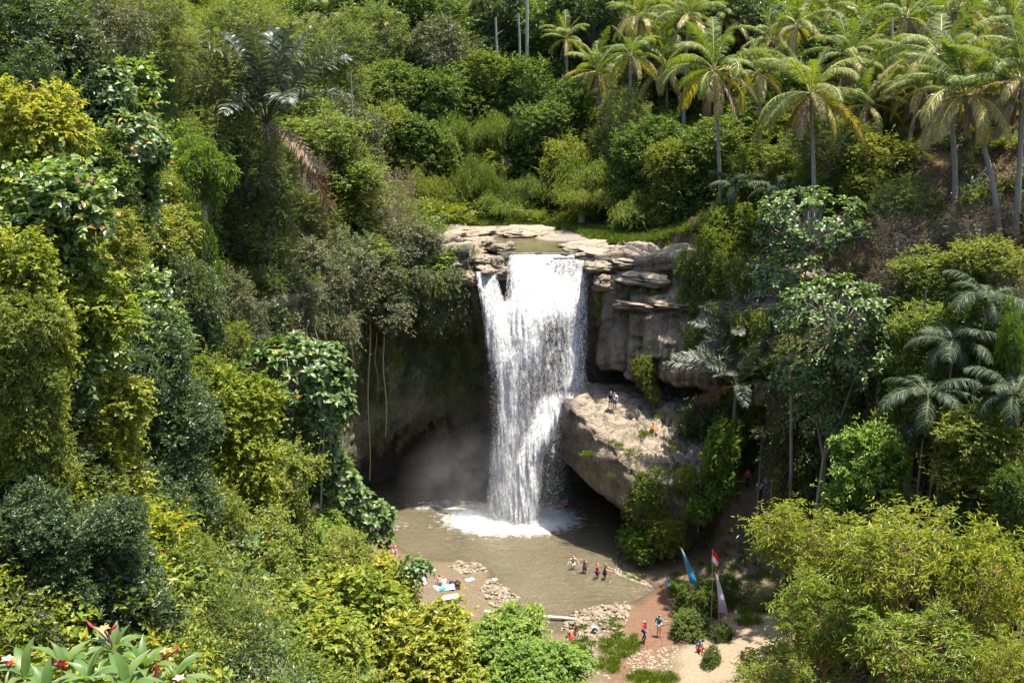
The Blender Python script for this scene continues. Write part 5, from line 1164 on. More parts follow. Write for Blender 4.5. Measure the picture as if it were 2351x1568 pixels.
# coconut palms
palm('first coconut palm from the left with hanging brown fronds', 1370, 165, 138, 1385, 262, 138, 1.2, 1)
palm('coconut palm with a tall upright spear of fronds, second from left', 1640, 165, 100, 1695, 415, 98, 1.2, 2)
palm('third large coconut palm from left, just above the dark large leaved tree', 1860, 215, 92, 1880, 415, 90, 1.2, 3)
palm('tall coconut palm with a strongly leaning trunk near the right edge', 2215, 220, 80, 2290, 580, 77, 1.1, 4)
palm('coconut palm with a thick pale trunk left of the strongly leaning one', 2160, 130, 86, 2195, 450, 83, 1.0, 5)
palm('coconut palm cut off by the right edge of the picture', 2345, 190, 78, 2340, 450, 77, 1.05, 6)
palm('coconut palm behind the second one, crown half hidden', 1530, 150, 132, 1530, 330, 132, 1.1, 7)
palm('small coconut palm in the gap left of the third large one', 1740, 170, 104, 1750, 330, 104, .85, 8)
palm('coconut palm with a straight spear behind the third large one', 1950, 130, 100, 1985, 290, 100, .9, 9)
palm('coconut palm at the top edge above the first one', 1470, 40, 132, None, None, None, .95, 10)
palm('coconut palm at the top edge left of the blackish tree', 1580, 40, 128, None, None, None, .9, 11)
palm('coconut palm at the top edge over the third large one', 1830, 60, 118, None, None, None, .9, 12)
palm('coconut palm at the top edge above the strongly leaning one', 2080, 40, 104, None, None, None, .95, 13)
palm('coconut palm in the top right corner', 2320, 60, 92, None, None, None, .95, 14)
palm('coconut palm at the top edge left of the corner one', 2200, 20, 100, None, None, None, .9, 15)
palm('far coconut palm half buried in trees at the top left', 745, 35, 150, None, None, None, .9, 16)
palm('far coconut palm in shadow beside the half buried one', 870, 60, 150, None, None, None, .9, 17)
palm('far coconut palm at the top edge above the slender trunks', 1120, 5, 165, None, None, None, .95, 18)
palm('coconut palm behind the strongly leaning one with pale fronds', 2040, 190, 98, 2048, 330, 98, .85, 19)
palm('slim coconut palm behind the first and second ones', 1450, 130, 124, None, None, None, .85, 20)
palm('slim coconut palm right of the blackish tree', 1770, 90, 122, None, None, None, .85, 21)
palm('slim coconut palm between the bare grey trunk and the strongly leaning palm', 2120, 200, 94, None, None, None, .8, 22)
palm('yellowing coconut palm low on the brown slope', 1990, 240, 96, None, None, None, .8, 23)
palm('yellowing coconut palm close to the right edge', 2280, 150, 88, None, None, None, .9, 24)
palm('half hidden coconut palm left of the first one', 1300, 90, 146, None, None, None, .85, 25)
palm('half hidden coconut palm above the second one', 1660, 40, 132, None, None, None, .85, 26)
palm('half hidden coconut palm above the third large one', 1900, 20, 128, None, None, None, .85, 27)
# sugar palms and small feather palms
feather_palm('sugar palm with stiff dark upright fronds on the left hillside', 612, 285, 79, 'sugar', 22, 1.95, 3, 4, 'sugard', 'sugar_palm', .2, group='sugar palms')
feather_palm('dark sugar palm beside the right end of the ledge', 1690, 885, 86, 'sugar', 18, 1.35, 5, 1, 'sugard', 'sugar_palm', .5, group='sugar palms')
feather_palm('dusky sugar palm against the right cliff', 1690, 790, 89, 'sugar', 14, 1.25, 6, 0, 'sugard', 'sugar_palm', .6, group='sugar palms')
feather_palm('tallest small feather palm on the right slope', 2190, 790, 63, 'small', 14, 1.42, 11)
feather_palm('small feather palm below the tallest one', 2130, 910, 60, 'small', 13, 1.42, 12)
feather_palm('feather palm cut by the right edge', 2330, 905, 56, 'small', 12, 1.28, 13)
feather_palm('low feather palm in front of the shaded hollow', 2150, 1000, 60, 'small', 11, 1.15, 14)
feather_palm('feather palm with hanging fronds near the bright shrub', 2265, 690, 64, 'small', 10, 1.35, 15)
feather_palm('small grey feather palm under the second coconut palm', 1780, 440, 95, 'small', 10, 1.35, 16)
feather_palm('tiny pale feather palm in the dark hollow', 1750, 995, 83, 'dryp', 12, .9, 17)
feather_palm('small feather palm left of the second coconut palm foot', 1690, 430, 98, 'small', 9, 1.22, 18)


# ------------------------------------------------------------------ people
SKIN = {k: plain('skin_' + k, c, .5, .08, 8, .4) for k, c in dict(tan=(0.44, 0.25, 0.16), brown=(0.27, 0.145, 0.09), pale=(0.56, 0.36, 0.26)).items()}
CLOTH = {}
def cloth(k):
    cols = dict(red=(0.55, 0.02, 0.03), navy=(0.03, 0.04, 0.09), black=(0.025, 0.025, 0.03), white=(0.75, 0.75, 0.75), teal=(0.02, 0.20, 0.22), blue=(0.08, 0.16, 0.36), sky=(0.35, 0.58, 0.75), orange=(0.75, 0.30, 0.03), pink=(0.55, 0.12, 0.20), jeans=(0.05, 0.08, 0.16), grey=(0.3, 0.3, 0.32))
    if k not in CLOTH: CLOTH[k] = plain('cloth_' + k, cols[k], .85, .12, 14, .1)
    return CLOTH[k]
HAIR = {k: plain('hair_' + k, c, .5, .3, 20) for k, c in dict(black=(0.015, 0.012, 0.01), brown=(0.16, 0.065, 0.025)).items()}
def skin_mesh(name, J, E, rad, mat, root, parent, sub=1):
    keys = list(J); ix = {k: i for i, k in enumerate(keys)}
    me = bpy.data.meshes.new(name); me.from_pydata([J[k] for k in keys], [(ix[a], ix[b]) for a, b in E], []); me.materials.append(mat)
    o = obj(name, me, parent)
    sk = o.modifiers.new('skin', 'SKIN'); sk.use_smooth_shade = True
    lay = me.skin_vertices[0].data if me.skin_vertices else None
    if lay is None:
        bpy.context.view_layer.update()
    for k in keys:
        v = me.skin_vertices[0].data[ix[k]]; r_ = rad[k]; v.radius = r_ if isinstance(r_, tuple) else (r_, r_); v.use_root = (k == root)
    sb = o.modifiers.new('subdivision', 'SUBSURF'); sb.levels = sub; sb.render_levels = sub
    return o
def person(label, pos, rz, pose='stand', skin='tan', top=None, legs=None, hair='black', longhair=False, hat=None, arms=((-.05, .05, -.5), (.05, .05, -.5)), legsv=None, lean=0.0, scale=1.0, bag=None, short=True, dress=False):
    """pose: stand or sit; arms: (out, forward, up) of each hand from its shoulder, left then right; facing -Y before the turn rz"""
    t = thing('person', label, 'person', pos, rz, 'people at the waterfall'); t.scale = (scale * 1.12,) * 3
    ph = .95 if pose == 'stand' else .13
    J = {}; fy = -1
    J['pelvis'] = (0, 0, ph); l = lean
    J['waist'] = (0, fy * l * .18, ph + .17); J['chest'] = (0, fy * l * .42, ph + .36); J['neck'] = (0, fy * l * .62, ph + .53); J['head'] = (0, fy * (l * .72 + .02), ph + .64); J['crown'] = (0, fy * (l * .78 + .01), ph + .75)
    J['nose'] = (0, fy * (l * .75 + .115), ph + .66); J['jaw'] = (0, fy * (l * .73 + .06), ph + .595)
    E = [('pelvis', 'waist'), ('waist', 'chest'), ('chest', 'neck'), ('neck', 'head'), ('head', 'crown'), ('head', 'nose'), ('head', 'jaw')]
    rad = dict(pelvis=(.145, .11), waist=(.125, .095), chest=(.15, .11), neck=.052, head=(.078, .092), crown=.066, nose=.016, jaw=.045)
    for s, sd, arm in ((-1, 'l', arms[0]), (1, 'r', arms[1])):
        S_ = np.array([s * .175, fy * l * .5, ph + .47]); H = S_ + np.array([s * abs(arm[0]) if abs(arm[0]) < 9 else 0, fy * arm[1], arm[2]]); d = H - S_; n_ = np.linalg.norm(d)
        if n_ > .56: d *= .56 / n_; H = S_ + d; n_ = .56
        k = math.sqrt(max(0, .285 ** 2 - (n_ / 2) ** 2)); El = S_ + d / 2 + np.array([s * .5, -fy * .7, -.3]) * k
        J['sh' + sd] = tuple(S_); J['el' + sd] = tuple(El); J['wr' + sd] = tuple(H); u_ = d / n_; J['pa' + sd] = tuple(H + u_ * .07)
        E += [('chest', 'sh' + sd), ('sh' + sd, 'el' + sd), ('el' + sd, 'wr' + sd), ('wr' + sd, 'pa' + sd)]
        rad.update({'sh' + sd: .055, 'el' + sd: .038, 'wr' + sd: .027, 'pa' + sd: (.036, .018)})
        sd_ = np.cross(u_, [0.2, .9, .1]); sd_ /= np.linalg.norm(sd_)
        for q in range(4):
            a = H + u_ * .10 + sd_ * (q - 1.5) * .019; b = a + u_ * (.035 + .008 * (q in (1, 2))) - np.array([0, 0, .01])
            J['f%d%s' % (q, sd)] = tuple(a); J['g%d%s' % (q, sd)] = tuple(b); E += [('pa' + sd, 'f%d%s' % (q, sd)), ('f%d%s' % (q, sd), 'g%d%s' % (q, sd))]; rad['f%d%s' % (q, sd)] = .009; rad['g%d%s' % (q, sd)] = .008
        th = H + u_ * .05 + sd_ * .05; J['th' + sd] = tuple(th); E.append(('wr' + sd, 'th' + sd)); rad['th' + sd] = .010
        hp = np.array([s * .085, 0, ph - .04])
        lv = (legsv or {}).get(sd)
        if pose == 'stand':
            kn, an = (np.array([s * .10, fy * .04, .5]), np.array([s * .11, 0.02, .08])) if lv is None else (np.array(lv[0]), np.array(lv[1]))
        else:
            kn, an = (np.array([s * .16, fy * .36, .48]), np.array([s * .15, fy * .52, .08])) if lv is None else (np.array(lv[0]), np.array(lv[1]))
        toe = an + np.array([s * .02, fy * .17, -.045])
        J['hp' + sd] = tuple(hp); J['kn' + sd] = tuple(kn); J['an' + sd] = tuple(an); J['to' + sd] = tuple(toe)
        E += [('pelvis', 'hp' + sd), ('hp' + sd, 'kn' + sd), ('kn' + sd, 'an' + sd), ('an' + sd, 'to' + sd)]
        rad.update({'hp' + sd: .088, 'kn' + sd: .056, 'an' + sd: .038, 'to' + sd: (.035, .024)})
    skin_mesh('body', J, E, rad, SKIN[skin], 'pelvis', t)
    def sub_(keys, edges, grow, name, mat, root, extra=None):
        JJ = {k: J[k] for k in keys}; rr = {k: tuple(np.array(rad[k] if isinstance(rad[k], tuple) else (rad[k],) * 2) + grow) for k in keys}
        for k, (p_, r_) in (extra or {}).items(): JJ[k] = p_; rr[k] = r_
        return skin_mesh(name, JJ, edges, rr, mat, root, t)
    if top:
        ms = {}
        for sd in 'lr': ms['sl' + sd] = (tuple(np.array(J['sh' + sd]) * .25 + np.array(J['el' + sd]) * .75), .052)
        sub_(['waist', 'chest', 'pelvis', 'shl', 'shr'], [('pelvis', 'waist'), ('waist', 'chest'), ('chest', 'shl'), ('chest', 'shr'), ('shl', 'sll'), ('shr', 'slr')], .02, 'shirt', cloth(top), 'chest', ms)
    if legs:
        ex = {}
        for sd in 'lr':
            f = .72 if short else 1.0; k_ = np.array(J['hp' + sd]) * (1 - f) + np.array(J['kn' + sd]) * f; ex['th_' + sd] = (tuple(k_), .085 if short else .068)
            if not short: ex['an_' + sd] = (tuple(np.array(J['an' + sd]) + np.array([0, 0, .03])), .052)
        ed = [('pelvis', 'hpl'), ('pelvis', 'hpr'), ('hpl', 'th_l'), ('hpr', 'th_r')] + ([] if short else [('th_l', 'an_l'), ('th_r', 'an_r')])
        sub_(['pelvis', 'hpl', 'hpr'], ed, .018, 'shorts' if short else 'trousers', cloth(legs), 'pelvis', ex)
    hd = np.array(J['head']); HJ = {'a': tuple(hd + np.array([0, .02, .07])), 'b': tuple(hd + np.array([0, .045, .02])), 'c': tuple(hd + np.array([0, .06, -.06]))}; HE = [('a', 'b'), ('b', 'c')]; HR = dict(a=(.082, .082), b=(.088, .075), c=(.06, .05))
    if longhair: HJ['d'] = tuple(hd + np.array([0, .10, -.22])); HJ['e'] = tuple(hd + np.array([0, .12, -.36])); HE += [('c', 'd'), ('d', 'e')]; HR.update(d=(.085, .04), e=(.06, .03))
    if hat: skin_mesh('helmet', {k: HJ[k] for k in 'ab'}, [('a', 'b')], dict(a=(.105, .105), b=(.11, .10)), cloth(hat), 'a', t)
    else: skin_mesh('hair', HJ, HE, HR, HAIR[hair], 'a', t)
    # small ears and eyes
    fc = MB()
    for s in (-1, 1):
        fc.box(hd + np.array([s * .032, -.092, .025]), (.012, .006, .007))
    obj('eyes', fc.mesh('eyes', HAIR['black']), t)
    return t
def bag_thing(label, pos, rz, col, s=.24, cat='bag', name='backpack'):
    t = thing(name, label, cat, pos, rz)
    bm = boulder_mesh(int(pos[0] * 10) % 50 + 3, 1.1, 10, 14, .10, 3.0).copy(); bm.materials.clear(); bm.materials.append(cloth(col)); obj('body', bm, t, (0, 0, s * .95), (.15, 0, 0), (s * .8, s * .55, s * .9))
    pk = boulder_mesh(5, 1.0, 8, 10, .06, 3.0).copy(); pk.materials.clear(); pk.materials.append(cloth('grey' if col != 'grey' else 'black')); obj('pocket', pk, t, (0, -s * .55, s * .7), (0, 0, 0), (s * .5, s * .2, s * .4))
    mb = MB()
    for sx_ in (-1, 1): mb.tube([(sx_ * s * .4, s * .45, s * 1.6), (sx_ * s * .5, s * .75, s), (sx_ * s * .4, s * .5, s * .3)], .02, 5)
    obj('strap', mb.mesh('strap', cloth('black')), t); return t
def on(u, v, z=None, it=4):   # point of the ground seen at (u, v)
    if z is not None: return tuple(G(u, v, z))
    zz_ = .3
    for _ in range(it): p = G(u, v, zz_); zz_ = tz(p.x, p.y)
    return (p.x, p.y, zz_)
PI = math.pi
# in the water
def wade(u, v, dip=.55): p = G(u, v, 0); return (p.x, p.y, -dip * .9)
person('shirtless bather under the falls, left one of two', wade(1262, 1172, .75), 0, skin='tan', legs='sky', arms=((-.1, .1, -.5), (.1, .2, -.45)))
person('bather in a pink top under the falls, right one of two', wade(1297, 1168, .75), .3, skin='brown', top='pink', legs='black', arms=((-.1, .15, -.45), (.1, .1, -.5)))
person('shirtless bather in white shorts wading out of the pool', wade(1315, 1306, .55), .25, skin='pale', legs='white', arms=((-.30, .1, -.42), (.28, .1, -.42)), lean=.1)
person('shirtless bather in dark shorts wading behind the white shorts', wade(1342, 1314, .5), -.5, skin='brown', legs='jeans', arms=((-.1, .25, -.4), (.12, .1, -.5)), lean=.08)
person('wading person in red shirt with one arm stretched out', wade(1371, 1326, .5), 1.1, skin='pale', top='red', legs='navy', arms=((-.15, .3, .28), (.05, .1, -.5)), longhair=True)
person('wading person in black holding out both hands', wade(1388, 1328, .5), 1.3, skin='tan', top='black', legs='black', arms=((-.08, .48, -.12), (.05, .46, -.16)), longhair=True, lean=.1)
# on the banks
person('person in light blue standing at the water edge by the bush', on(1530, 1367), .6, skin='tan', top='sky', legs='sky', arms=((-.15, .35, -.1), (.1, .3, -.15)))
person('person in red shirt, blue jeans and grey helmet on the path', on(1478, 1474), .95, skin='brown', top='red', legs='jeans', short=False, hat='grey', arms=((-.15, .38, -.25), (.1, .25, -.35)), lean=.05, legsv=dict(l=((-.1, -.18, .5), (-.11, -.05, .08)), r=((.1, .02, .5), (.11, .2, .1))))
person('person in teal top and white shorts on the path', on(1512, 1460), 2.4, skin='tan', top='teal', legs='white', arms=((-.25, .3, -.2), (.1, .05, -.5)))
person('shirtless sitter in red shorts on the stony bank, seen from behind', on(1312, 1466), PI + .2, 'sit', skin='tan', legs='red', hair='brown', longhair=False, arms=((-.05, .35, -.3), (.05, .35, -.3)), lean=.25)
person('dark haired person beside the sitter in red shorts', on(1317, 1457), PI + .1, 'sit', skin='brown', top='black', legs='black', longhair=True, arms=((-.05, .3, -.3), (.05, .3, -.3)), lean=.2)
person('shirtless sunburnt sitter on the left beach', on(1007, 1344), PI - .4, 'sit', skin='tan', legs='jeans', arms=((-.05, .35, -.25), (.05, .35, -.25)), lean=.3)
person('sitter in white beside the sunburnt one', on(1020, 1348), PI + .5, 'sit', skin='pale', top='white', legs='white', hair='brown', arms=((-.05, .35, -.25), (.05, .35, -.25)), lean=.25)
person('sitter in black with long brown hair on the left beach', on(1050, 1352), PI, 'sit', skin='tan', top='black', legs='black', hair='brown', longhair=True, arms=((-.05, .35, -.25), (.05, .35, -.25)), lean=.1)
person('person in white half hidden by leaves at the left beach', on(974, 1342), PI + .8, 'sit', skin='pale', top='white', legs='grey', arms=((-.05, .35, -.25), (.05, .35, -.25)), lean=.2)
person('person in pink by the left shore behind large leaves', on(905, 1268), .2, 'sit', skin='tan', top='pink', legs='white')
# on the ledge
def ontop(u, v, y): p = P(u, v, y); return (p.x, p.y, float(ledge_top(p.x, p.y)) - .02)
LZ = lambda x, y: float(ledge_top(np.array(x), np.array(y)))
LV = [tuple(vv.co) for vv in ledge.data.vertices if vv.co.z > 6]
def on_ledge(u, v):
    p = next((q for q in (P(u, v, y_) for y_ in np.arange(83, 101, .1)) if q.z < LZ(q.x, q.y) - .1), P(u, v, 92))
    near = sorted(((x_ - p.x) ** 2 + (y_ - p.y) ** 2, z_) for x_, y_, z_ in LV if abs(x_ - p.x) < 1 and abs(y_ - p.y) < 1)[:8]
    return (p.x, p.y, max(q[1] for q in near) - .05)
person('person in navy tank top on the ledge, left of a pair', on_ledge(1400, 946), .3, skin='pale', top='navy', legs='black', arms=((-.1, .2, -.45), (.12, .2, -.4)), lean=.15)
person('person in white and blue on the ledge, right of a pair', on_ledge(1411, 946), -.5, skin='tan', top='white', legs='blue', arms=((-.1, .25, -.4), (.1, .15, -.45)), lean=.1)
person('person in orange shirt sitting on the ledge', on_ledge(1496, 996), .9, 'sit', skin='tan', top='orange', legs='orange', arms=((-.05, .35, -.25), (.05, .35, -.25)), lean=.15)
# in the shaded hollow
def shade(u, v):
    h_ = hit(u, v, 70, 100); return (h_[0], h_[1] + .3, tz(h_[0], h_[1] + .3))
person('person in red shirt on the shaded footpath', shade(1714, 1122), .2, skin='brown', top='red', legs='black', short=False)
person('person in white top stepping down the shaded footpath', shade(1742, 1150), -.2, skin='brown', top='white', legs='black', short=False)
person('person in blue trousers beside the bamboo rail', shade(1757, 1148), .4, skin='brown', top='grey', legs='blue', short=False)
person('person sitting in the shade of the round bush', on(1606, 1494), .4, 'sit', skin='brown', top='blue', legs='red')

# ------------------------------------------------------------------ belongings, log, low tables
bag_thing('dark blue backpack between two sitters on the left beach', on(1036, 1344), .4, 'navy', .26)
bag_thing('dark bag with a white towel on the stony bank', on(1365, 1452), .2, 'navy', .26)
def towel(label, p, rz, w, l, col):
    n, k = 9, 7; xs = np.linspace(-w / 2, w / 2, n); ys = np.linspace(-l / 2, l / 2, k); XX, YY = np.meshgrid(xs, ys)
    Z_ = .05 + .03 * fbm(np.stack([XX, YY, XX * 0 + p[0]], -1), 4, 3, 4); T_ = np.stack([XX, YY, Z_], -1).reshape(-1, 3); B_ = T_ - np.array([0, 0, .03])
    F = grid_faces(k, n); me = npmesh('towel', np.vstack([T_, B_]), np.vstack([F, F[:, ::-1] + len(T_)]), cloth(col), True)
    return tag(obj('towel', me, None, p, (0, 0, rz)), label, 'towel')
towel('white towel under the sitters on the left beach', on(1012, 1350), .2, 2.4, 1.0, 'white')
towel('teal towel lying on the white towel', (lambda p: (p[0], p[1], p[2] + .05))(on(1016, 1353)), .5, .7, .5, 'teal')
towel('pale crumpled cloth on the beach right of the sitters', on(1079, 1331), .6, .8, .5, 'sky')
towel('small white cloth at the water edge of the beach', on(1136, 1330), .3, .4, .35, 'white')
towel('white towel over the dark bag on the stony bank', (lambda p: (p[0], p[1], p[2] + .36))(on(1365, 1450)), .3, .45, .4, 'white')
WOOD = plain('weathered_wood', (0.42, 0.33, 0.22), .85, .3, 12)
def low_table(label, p, rz, w=1.5, d=.8, h=.42):
    t = thing('low_table', label, 'table', p, rz)
    for i in range(5):
        obj('plank', MB().box((0, 0, 0), (w / 2, d / 10 - .012, .025)).mesh('plank', WOOD), t, (0, -d / 2 + d / 10 + i * d / 5, h))
    for sx_ in (-1, 1):
        for sy_ in (-1, 1): obj('leg', MB().box((0, 0, 0), (.04, .04, h / 2)).mesh('leg', WOOD), t, (sx_ * (w / 2 - .1), sy_ * (d / 2 - .08), h / 2 - .03))
    return t
low_table('low wooden bench table on the left beach', on(1034, 1380), .35)
low_table('low wooden table half hidden at the bush edge', on(985, 1418), .2, 1.7, .8)
lg = np.array(on(1112, 1402)); lg2 = np.array(on(1322, 1424)); lg[2] = lg2[2] = .22
tt = np.linspace(0, 1, 14)[:, None]; lp = lg * (1 - tt) + lg2 * tt; lp[:, 2] += .10 * np.sin(tt[:, 0] * 9) * .3
LOGM = plain('pale_log', (0.50, 0.43, 0.32), .8, .25, 5)
lt = thing('bamboo_log', 'long pale bamboo log lying across the pool outlet', 'log', tuple(lp[0]))
obj('stem', MB().tube(lp - lp[0], np.linspace(.16, .12, 14), 10).mesh('stem', LOGM, True), lt)
for i in range(1, 13, 2):
    q = lp[i] - lp[0]; dv = (lp[-1] - lp[0]) / np.linalg.norm(lp[-1] - lp[0]); obj('node_ring', MB().tube([q - dv * .03, q + dv * .03], [.165 - .003 * i] * 2, 10).mesh('node_ring', WOOD, True), lt)

# ------------------------------------------------------------------ flag and banners
BAMBOO = plain('bamboo_pole', (0.38, 0.31, 0.17), .6, .25, 8)
def banner(label, top, foot, width, col1, col2, pos, lean):
    """tall tapering pennant on a bending bamboo pole"""
    t = thing('banner', label, 'banner', pos); h, n = top, 16; f = np.linspace(0, 1, n)
    cx = lean * (f ** 1.8); pole = np.stack([cx, 0 * f, f * h], -1); obj('pole', MB().tube(pole, np.linspace(.035, .012, n), 6).mesh('pole', BAMBOO, True), t)
    f2 = np.linspace(foot / h, .985, 14); w = width * (1 - (f2 - f2[0]) / (1 - f2[0])) ** .85 + .05
    L_ = np.stack([np.interp(f2, f, cx) + .03, .04 * np.sin(f2 * 20), f2 * h], -1); Mi = L_ + np.stack([w * .5, .10 * np.sin(f2 * 17 + 1), -.15 * w], -1); Rr = L_ + np.stack([w, .05 * np.sin(f2 * 23), -.3 * w], -1)
    V = np.concatenate([L_, Mi, Rr]); F = grid_faces(3, 14); V2 = V + np.array([0, .012, 0])
    mm_ = NT('banner_cloth'); gz = mm_.n('TexCoord'); sp = mm_.n('SeparateXYZ'); mm_.l(gz.outputs['Generated'], sp.inputs[0])
    c_ = mm_.ramp(sp.outputs[2], [(0.05, col1), (0.6, col2), (.95, tuple(min(.9, .5 + .5 * x) for x in col2))]); c_ = mm_.mix(mm_.math('MULTIPLY', mm_.noise(3.5, 4), .5), c_, tuple(.55 * x for x in col1)); mm_.set(Base_Color=c_, Roughness=.7)
    obj('cloth', npmesh('cloth', np.vstack([V, V2]), np.vstack([F, F[:, ::-1] + len(V)]), mm_.m, True), t)
    return t
p = on(1590, 1420); banner('long blue pennant banner behind the round bush', 6.4, 3.2, .62, (0.01, 0.20, 0.42), (0.03, 0.36, 0.62), p, -1.3)
p = on(1650, 1452); banner('long white and purple pennant banner in front of the bush', 5.2, 1.8, .66, (0.30, 0.22, 0.50), (0.62, 0.58, 0.72), p, -.55)
p = on(1632, 1440); h = (P(1624, 1262, p[1]).z - p[2])
fl = thing('flag', 'red and white flag on a tall bamboo pole above the bush', 'flag', p)
obj('pole', MB().tube([(0, 0, 0), (-.05, 0, h * .5), (-.22, 0, h)], [.04, .03, .02], 7).mesh('pole', BAMBOO, True), fl)
n = 9; k = 9; s_ = np.linspace(0, 1, n)[None]; q_ = np.linspace(0, 1, k)[:, None]
FX = -.2 + .62 * s_ * (1 - .25 * q_) + .0 * q_; FY = .10 * np.sin(s_ * 6 + q_ * 2); FZ = h - .03 - .95 * q_ - .75 * s_ ** 1.5 * (1 - .35 * q_)
for nm, r0, r1, cl_ in (('red_half', 0, 5, 'red'), ('white_half', 4, 9, 'white')):
    Vv = np.stack([FX + 0 * FZ, FY + 0 * FZ, FZ], -1)[r0:r1]; F = grid_faces(r1 - r0, n); V1 = Vv.reshape(-1, 3)
    obj(nm, npmesh(nm, np.vstack([V1, V1 + np.array([0, .012, 0])]), np.vstack([F, F[:, ::-1] + len(V1)]), cloth(cl_), True), fl)

# ------------------------------------------------------------------ rail, fallen branch, hanging roots, bare poles, slender trunks
a_ = np.array(P(1768, 1103, 82)); b_ = np.array(P(1870, 1100, 80)); rt_ = thing('bamboo_rail', 'bamboo handrail along the shaded footpath', 'railing', tuple(a_ - np.array([0, 0, 1.0])))
o0 = a_ - np.array([0, 0, 1.0]); obj('rail', MB().tube([a_ - o0, (a_ + b_) / 2 - o0 - np.array([0, 0, .05]), b_ - o0], .06, 7).mesh('rail', BAMBOO, True), rt_)
obj('rail', MB().tube([a_ - o0 + np.array([0, 0, -.1]), b_ - o0 + np.array([0, 0, .45])], .04, 6).mesh('rail', BAMBOO, True), rt_)
for f in (0.05, .5, .93):
    q = a_ * (1 - f) + b_ * f - o0; obj('post', MB().tube([q + np.array([0, 0, -1.6]), q + np.array([0, 0, .1])], .045, 6).mesh('post', BAMBOO, True), rt_)
tk = thing('cut_log', 'short pale cut log lying beside the shaded footpath', 'log', tuple(P(1690, 1108, 86))); obj('stem', MB().tube([(-1.1, 0, .1), (0, .05, .16), (1.1, 0, .1)], [.12, .14, .12], 8).mesh('stem', WOOD, True), tk); obj('bark_strip', MB().box((0, -.03, .27), (.8, .05, .03)).mesh('bark_strip', BARK), tk)
pts = [np.array(P(*q)) for q in ((1746, 1150, 79), (1750, 1172, 78), (1768, 1182, 77), (1800, 1192, 76), (1830, 1205, 74))]; o0 = pts[-1]
db = thing('dead_branch', 'bare crooked dead branch reaching over the shaded bank', 'branch', tuple(o0)); obj('stem', MB().tube([q - o0 for q in pts], [.03, .045, .055, .07, .09], 7).mesh('stem', BARK_GREY, True), db)
obj('side_branch', MB().tube([np.array(P(1782, 1187, 76.5)) - o0, np.array(P(1774, 1170, 76.5)) - o0, np.array(P(1782, 1153, 76.3)) - o0], [.035, .03, .015], 6).mesh('side_branch', BARK_GREY, True), db)
ROOT = plain('aerial_root', (0.30, 0.235, 0.11), .8, .35, 6)
for i, (u, v0, v1, w_, y, lab) in enumerate([
 (848, 690, 1100, .10, 94.5, 'longest hanging root, reaching down into the cave'), (880, 720, 1000, .12, 96.6, 'thick mossy hanging root with a forked stub'), (803, 700, 880, .07, 88, 'thin hanging root left of the longest one'),
 (726, 730, 820, .07, 78, 'short reddish hanging root over the large leaved tree'), (747, 740, 825, .06, 80, 'second short reddish hanging root'), (770, 720, 830, .07, 82.5, 'third short reddish hanging root, longest of the cluster'), (815, 720, 860, .05, 89.5, 'thread thin hanging root'), (862, 760, 900, .05, 95.5, 'thin hanging root between the two longest'), (705, 735, 815, .06, 76, 'leftmost short reddish hanging root')]):
    a = np.array(P(u, v0, y)); b = np.array(P(u + 8 * math.sin(i), v1, y)); tt = np.linspace(0, 1, 12)[:, None]; q = a * (1 - tt) + b * tt; q[:, 0] += .12 * np.sin(tt[:, 0] * 9 + i); q[:, 1] -= .2
    t = thing('hanging_root', lab, 'root', tuple(a), 0, 'roots hanging from the left cliff'); obj('root_strand', MB().tube(q - a, np.linspace(w_, w_ * .5, 12), 6).mesh('root_strand', ROOT, True), t)
    q2 = q.copy(); q2[:, 0] += .10 * np.cos(tt[:, 0] * 7); obj('root_tendril', MB().tube(q2[:8] - a, np.linspace(w_ * .4, .012, 8), 4).mesh('root_tendril', ROOT, True), t)
    if i == 1: obj('forked_stub', MB().tube([q[5] - a, q[5] - a + np.array([.5, -.2, .25]), q[5] - a + np.array([.95, -.3, .75])], [.06, .045, .03], 6).mesh('forked_stub', ROOT, True), t)
for i, (u, v0, v1, y, w_, lab) in enumerate([(806, 165, 325, 112, .09, 'thin bare pole standing among the far left trees'), (1138, 40, 185, 150, .22, 'slender pale trunk near the top edge, left one'), (1190, 30, 130, 152, .2, 'slender pale trunk near the top edge, middle one'), (1207, -20, 40, 154, .28, 'slender pale trunk at the top edge, right one'), (2048, 40, 300, 100, .16, 'bare grey dead trunk among the right palms'), (465, 700, 800, 53, .24, 'bare brown tree trunk below the vine covered trunk')]):
    a = np.array(P(u + (4 if i != 5 else 12), v1, y)); b = np.array(P(u, v0, y)); g_ = min(a[2], tz(a[0], a[1])); 
    t = thing('bare_trunk', lab, 'tree trunk', (a[0], a[1], a[2]), 0, 'bare trunks'); obj('stem', MB().tube([(0, 0, min(0, g_ - a[2]) - .3 if i != 5 else -6), (b - a) * .4 + np.array([.04, 0, 0]), b - a], [w_, w_ * .85, w_ * .6], 8).mesh('stem', BARK_GREY if i != 5 else BARK, True), t)
    obj('broken_limb', MB().tube([(b - a) * .7, (b - a) * .7 + np.array([.5, -.2, .5]), (b - a) * .7 + np.array([1.0, -.2, .8])], [w_ * .35, w_ * .25, w_ * .12], 5).mesh('broken_limb', BARK_GREY, True), t)
st_ = thing('tree_stump', 'crooked dead stump in the sandy clearing', 'stump', on(1705, 1535)); obj('stem', MB().tube([(0, 0, -.2), (0, 0, .5), (-.08, 0, 1.0), (-.02, 0, 1.5)], [.3, .2, .17, .13], 8).mesh('stem', BARK, True), st_); obj('root', MB().tube([(0, 0, .1), (.5, -.2, .1), (.9, -.4, -.05)], [.14, .1, .05], 6).mesh('root', BARK, True), st_)

